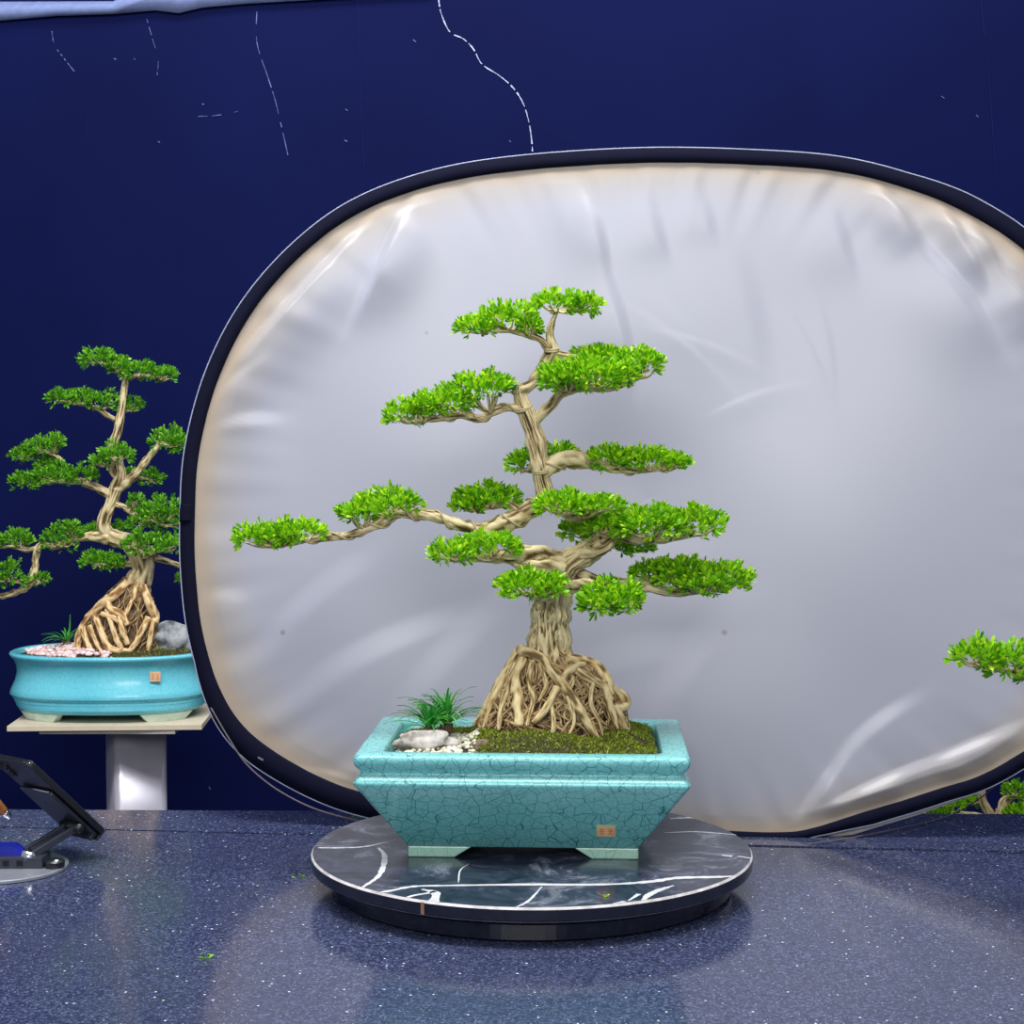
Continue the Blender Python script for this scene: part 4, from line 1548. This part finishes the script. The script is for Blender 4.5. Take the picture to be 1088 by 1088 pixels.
def bpad(lobes, dY, pts, rads):
    cen_ = pad(btree, lobes, BY + dY, LF, leaf=.0125, dens=24000)
    branch(btree, pts, rads, BY, BY + dY, B, cen_)


bpad([(990, 860, 22, 9), (1010, 855, 18, 11)], .0, [(1054, 872), (1034, 866), (1012, 864), (992, 866)], [4, 3, 2, 1])
bpad([(1028, 848, 16, 9)], .05, [(1043, 852), (1034, 853)], [3, 1.5])
bpad([(1084, 838, 22, 13), (1104, 846, 22, 16)], .0, [(1060, 880), (1064, 862), (1070, 850), (1082, 846)], [7, 6, 5, 2])
bpad([(1088, 862, 24, 10), (1110, 868, 20, 10)], -.05, [(1062, 884), (1074, 874), (1090, 870)], [5, 4, 2])

# ================================================================== PHONE AND HOLDER (left edge)
HC = on_z(4, 923, TABLE)
hd_ = empty('phone_holder', Vector((HC.x, HC.y, TABLE)))
tag(hd_, 'folding grey metal phone holder with round base on the table, left edge', 'phone holder')
m = MB()
m.rings([circ(.090, TABLE, 72, HC), circ(.092, TABLE + .001, 72, HC), circ(.092, TABLE + .0045, 72, HC), circ(.0905, TABLE + .0055, 72, HC)], 0)
m.build('base_plate', M['greymetal'], hd_, smooth=False, ridge=False)
e1 = Vector((.088, .080, -.121))
e2 = Vector((-.082, .0836, -.0044)).normalized() * .12
nn = e1.cross(e2).normalized()          # screen side
top_r = at(29, 813, 2.44)
U, Wd = e1.normalized(), e2.normalized()
RotP = Matrix((U, Wd, nn)).transposed()
L1 = e1.length


def phone_box(mb_, u0, u1, w0, w1, n0, n1, r=.008, mi=0):
    """Rounded slab in the phone's own plane, bounded by u (length), w (width), n (thickness)."""
    rings_ = []
    for nz in (n0, n1):
        loop = []
        for sx2, sy2, a0_ in ((1, 1, 0), (0, 1, PI / 2), (0, 0, PI), (1, 0, 3 * PI / 2)):
            for i in range(5):
                a = a0_ + PI / 2 * i / 4
                u = (u1 - r if sx2 else u0 + r) + r * math.cos(a)
                w_ = (w1 - r if sy2 else w0 + r) + r * math.sin(a)
                loop.append(top_r + U * u + Wd * w_ + nn * nz)
        rings_.append(loop)
    mb_.rings(rings_, mi)
    return mb_


ph = empty('smartphone', top_r + U * L1)
tag(ph, 'black smartphone leaning face away on the folding holder at the left edge', 'smartphone')
m = phone_box(MB(), 0, L1, 0, .112, 0, .0095)
bevel(m.build('body', M['black'], ph, smooth=False, ridge=False), .0012, 2)
m = phone_box(MB(), .003, L1 - .003, .003, .109, .0095, .0101, .007)
m.build('screen', M['blackgloss'], ph, smooth=False, ridge=False)
m = phone_box(MB(), .008, .040, .078, .106, -.0015, 0, .006)
for (u, w_) in ((.016, .084), (.031, .084), (.016, .099)):
    c = top_r + U * u + Wd * w_ - nn * .0015
    m.ball(c, .005, 2, (1, 1, 1), mi=1)
m.build('camera_bump', [M['black'], M['blackgloss']], ph, smooth=False, ridge=False)
m = MB()
m.tube([top_r + U * .001 + nn * .004 + Wd * f for f in (.012, .05, .10)], .0011, 8)
m.tube([top_r + U * .001 + nn * .004 + Wd * f for f in (-.0005, .004, .008)], .0011, 8)
m.build('metal_edge', M['chrome'], ph, ridge=False)
# cradle
m = phone_box(MB(), L1 * .36, L1 - .002, .008, .100, -.0065, -.0016, .006)
phone_box(m, L1 - .0105, L1 - .0035, .010, .068, -.014, -.0016, .002)
phone_box(m, L1 + .001, L1 + .005, .010, .030, -.008, .012, .0015)
phone_box(m, L1 + .001, L1 + .005, .048, .068, -.008, .012, .0015)
bevel(m.build('cradle', M['darkmetal'], hd_, smooth=False, ridge=False), .001, 2)
m = MB()
m.tube([top_r + U * L1 * .361 - nn * .004 + Wd * f for f in (.014, .094)], .0014, 8)
m.build('cradle_edge', M['chrome'], hd_, ridge=False)
# hinge and arm
hg = top_r + U * (L1 * .80) + Wd * .030 - nn * .013
low_pt = on_z(27, 917, TABLE + .022)
low_pt = Vector((at(27, 914, HC.y).x, HC.y, TABLE + .020))
m = MB()
m.tube([hg + Wd * -.026, hg + Wd * .026], .0075, 20)
m.build('hinge', M['black'], hd_, ridge=False)
d = (hg - low_pt)
ax = d.normalized()
sd_ = Wd - ax * Wd.dot(ax)
sd_.normalize()
upv = ax.cross(sd_)
RotA = Matrix((ax, sd_, upv)).transposed()
m = MB()
for s_ in (-.013, .013):
    m.box(low_pt + d * .5 + sd_ * s_, (d.length, .007, .011), RotA)
m.box(low_pt + d * .45, (d.length * .6, .022, .004), RotA)
bevel(m.build('arm', M['darkmetal'], hd_, smooth=False, ridge=False), .0015, 2)
m = MB()
m.tube([low_pt + sd_ * -.022, low_pt + sd_ * .022], .009, 20)
m.build('hinge', M['chrome'], hd_, ridge=False)
m = MB()
bc = Vector((low_pt.x - .012, low_pt.y, TABLE + .0135))
m.box(bc, (.085, .045, .016))
for i in range(3):
    m.box(bc + Vector((-.030 + .020 * i, -.0228, .0)), (.009, .001, .008), mi=1)
bevel(m.build('hinge_block', [M['darkmetal'], M['blackgloss']], hd_, smooth=False, ridge=False), .0015, 2)
m = MB()
kc = Vector((at(49, 0, HC.y).x, HC.y - .012, TABLE))
m.rings([circ(.013, TABLE + .0055, 32, kc), circ(.0145, TABLE + .008, 32, kc), circ(.0145, TABLE + .014, 32, kc), circ(.012, TABLE + .0165, 32, kc)], 0)
m.rings([circ(.005, TABLE + .0165, 20, kc + Vector((.004, -.004, 0))), circ(.004, TABLE + .0175, 20, kc + Vector((.004, -.004, 0)))], 1)
m.build('locking_knob', [M['black'], M['chrome']], hd_, smooth=False, ridge=False)

m = MB()
bp = Vector((at(6, 0, HC.y).x, HC.y + .004, TABLE + .0215))
m.add([bp + Vector(p) for p in ((-.06, -.014, 0), (.014, -.014, 0), (.014, .014, 0), (-.06, .014, 0), (-.06, -.012, .014), (-.004, -.012, .014), (.016, 0, .004), (-.004, .012, .014), (-.06, .012, .014))],
      [(0, 3, 2, 1), (0, 1, 5, 4), (1, 6, 5), (1, 2, 6), (2, 7, 6), (2, 3, 8, 7), (3, 0, 4, 8), (4, 5, 7, 8), (5, 6, 7)])
o = m.build('blue_clip', M['blue'], loc=bp, smooth=False, ridge=False)
tag(o, 'shiny blue clip lying on the hinge of the phone holder', 'clip')

# brown stick end
s0, s1 = at(9, 868, 2.46), at(-34, 820, 2.42)
st = empty('tool_handle', s0)
tag(st, 'brown wooden tool handle with metal tip poking in beside the phone', 'tool handle')
ds_ = (s1 - s0)
m = MB()
m.tube([s0 + ds_ * .1, s0 + ds_ * .5, s1 + ds_ * .6], [.0065, .0078, .0085], 20)
m.build('handle', M['brownwood'], st, ridge=False)
m = MB()
m.tube([s0 - ds_ * .02, s0 + ds_ * .05, s0 + ds_ * .11], [.0045, .0062, .0068], 20)
m.build('metal_tip', M['chrome'], st, ridge=False)

# ================================================================== LOOSE LEAVES AND CRUMBS ON THE TABLE


def sprig(c_, n_, L, label, up=.3, name='fallen_sprig'):
    d_ = rng.normal(size=(n_, 3))
    d_[:, 2] = np.abs(d_[:, 2]) * up + .05
    p_ = np.array(c_)[None] + rng.normal(size=(n_, 3)) * np.array([L * .35, L * .35, 0]) + np.array([0, 0, .0015])
    o_ = leaves_mesh(name, p_, d_, L * rng.uniform(.7, 1.2, n_), M['leaf'], loc=c_)
    tag(o_, label, 'fallen leaves')
    return o_


sprig(on_z(220, 1019, TABLE), 8, .010, 'small bright green leaf cluster lying on bare granite in the left foreground')
sprig(on_z(376, 865, TABLE), 26, .011, 'green sprig by the back table edge under the reflector cord', .9)
sprig(on_z(318, 932, TABLE), 4, .008, 'few pale green leaf bits on granite just left of the turntable', .1)
sprig(on_z(645, 954, DISC), 5, .007, 'tiny green leaf bits on the turntable front', .15)
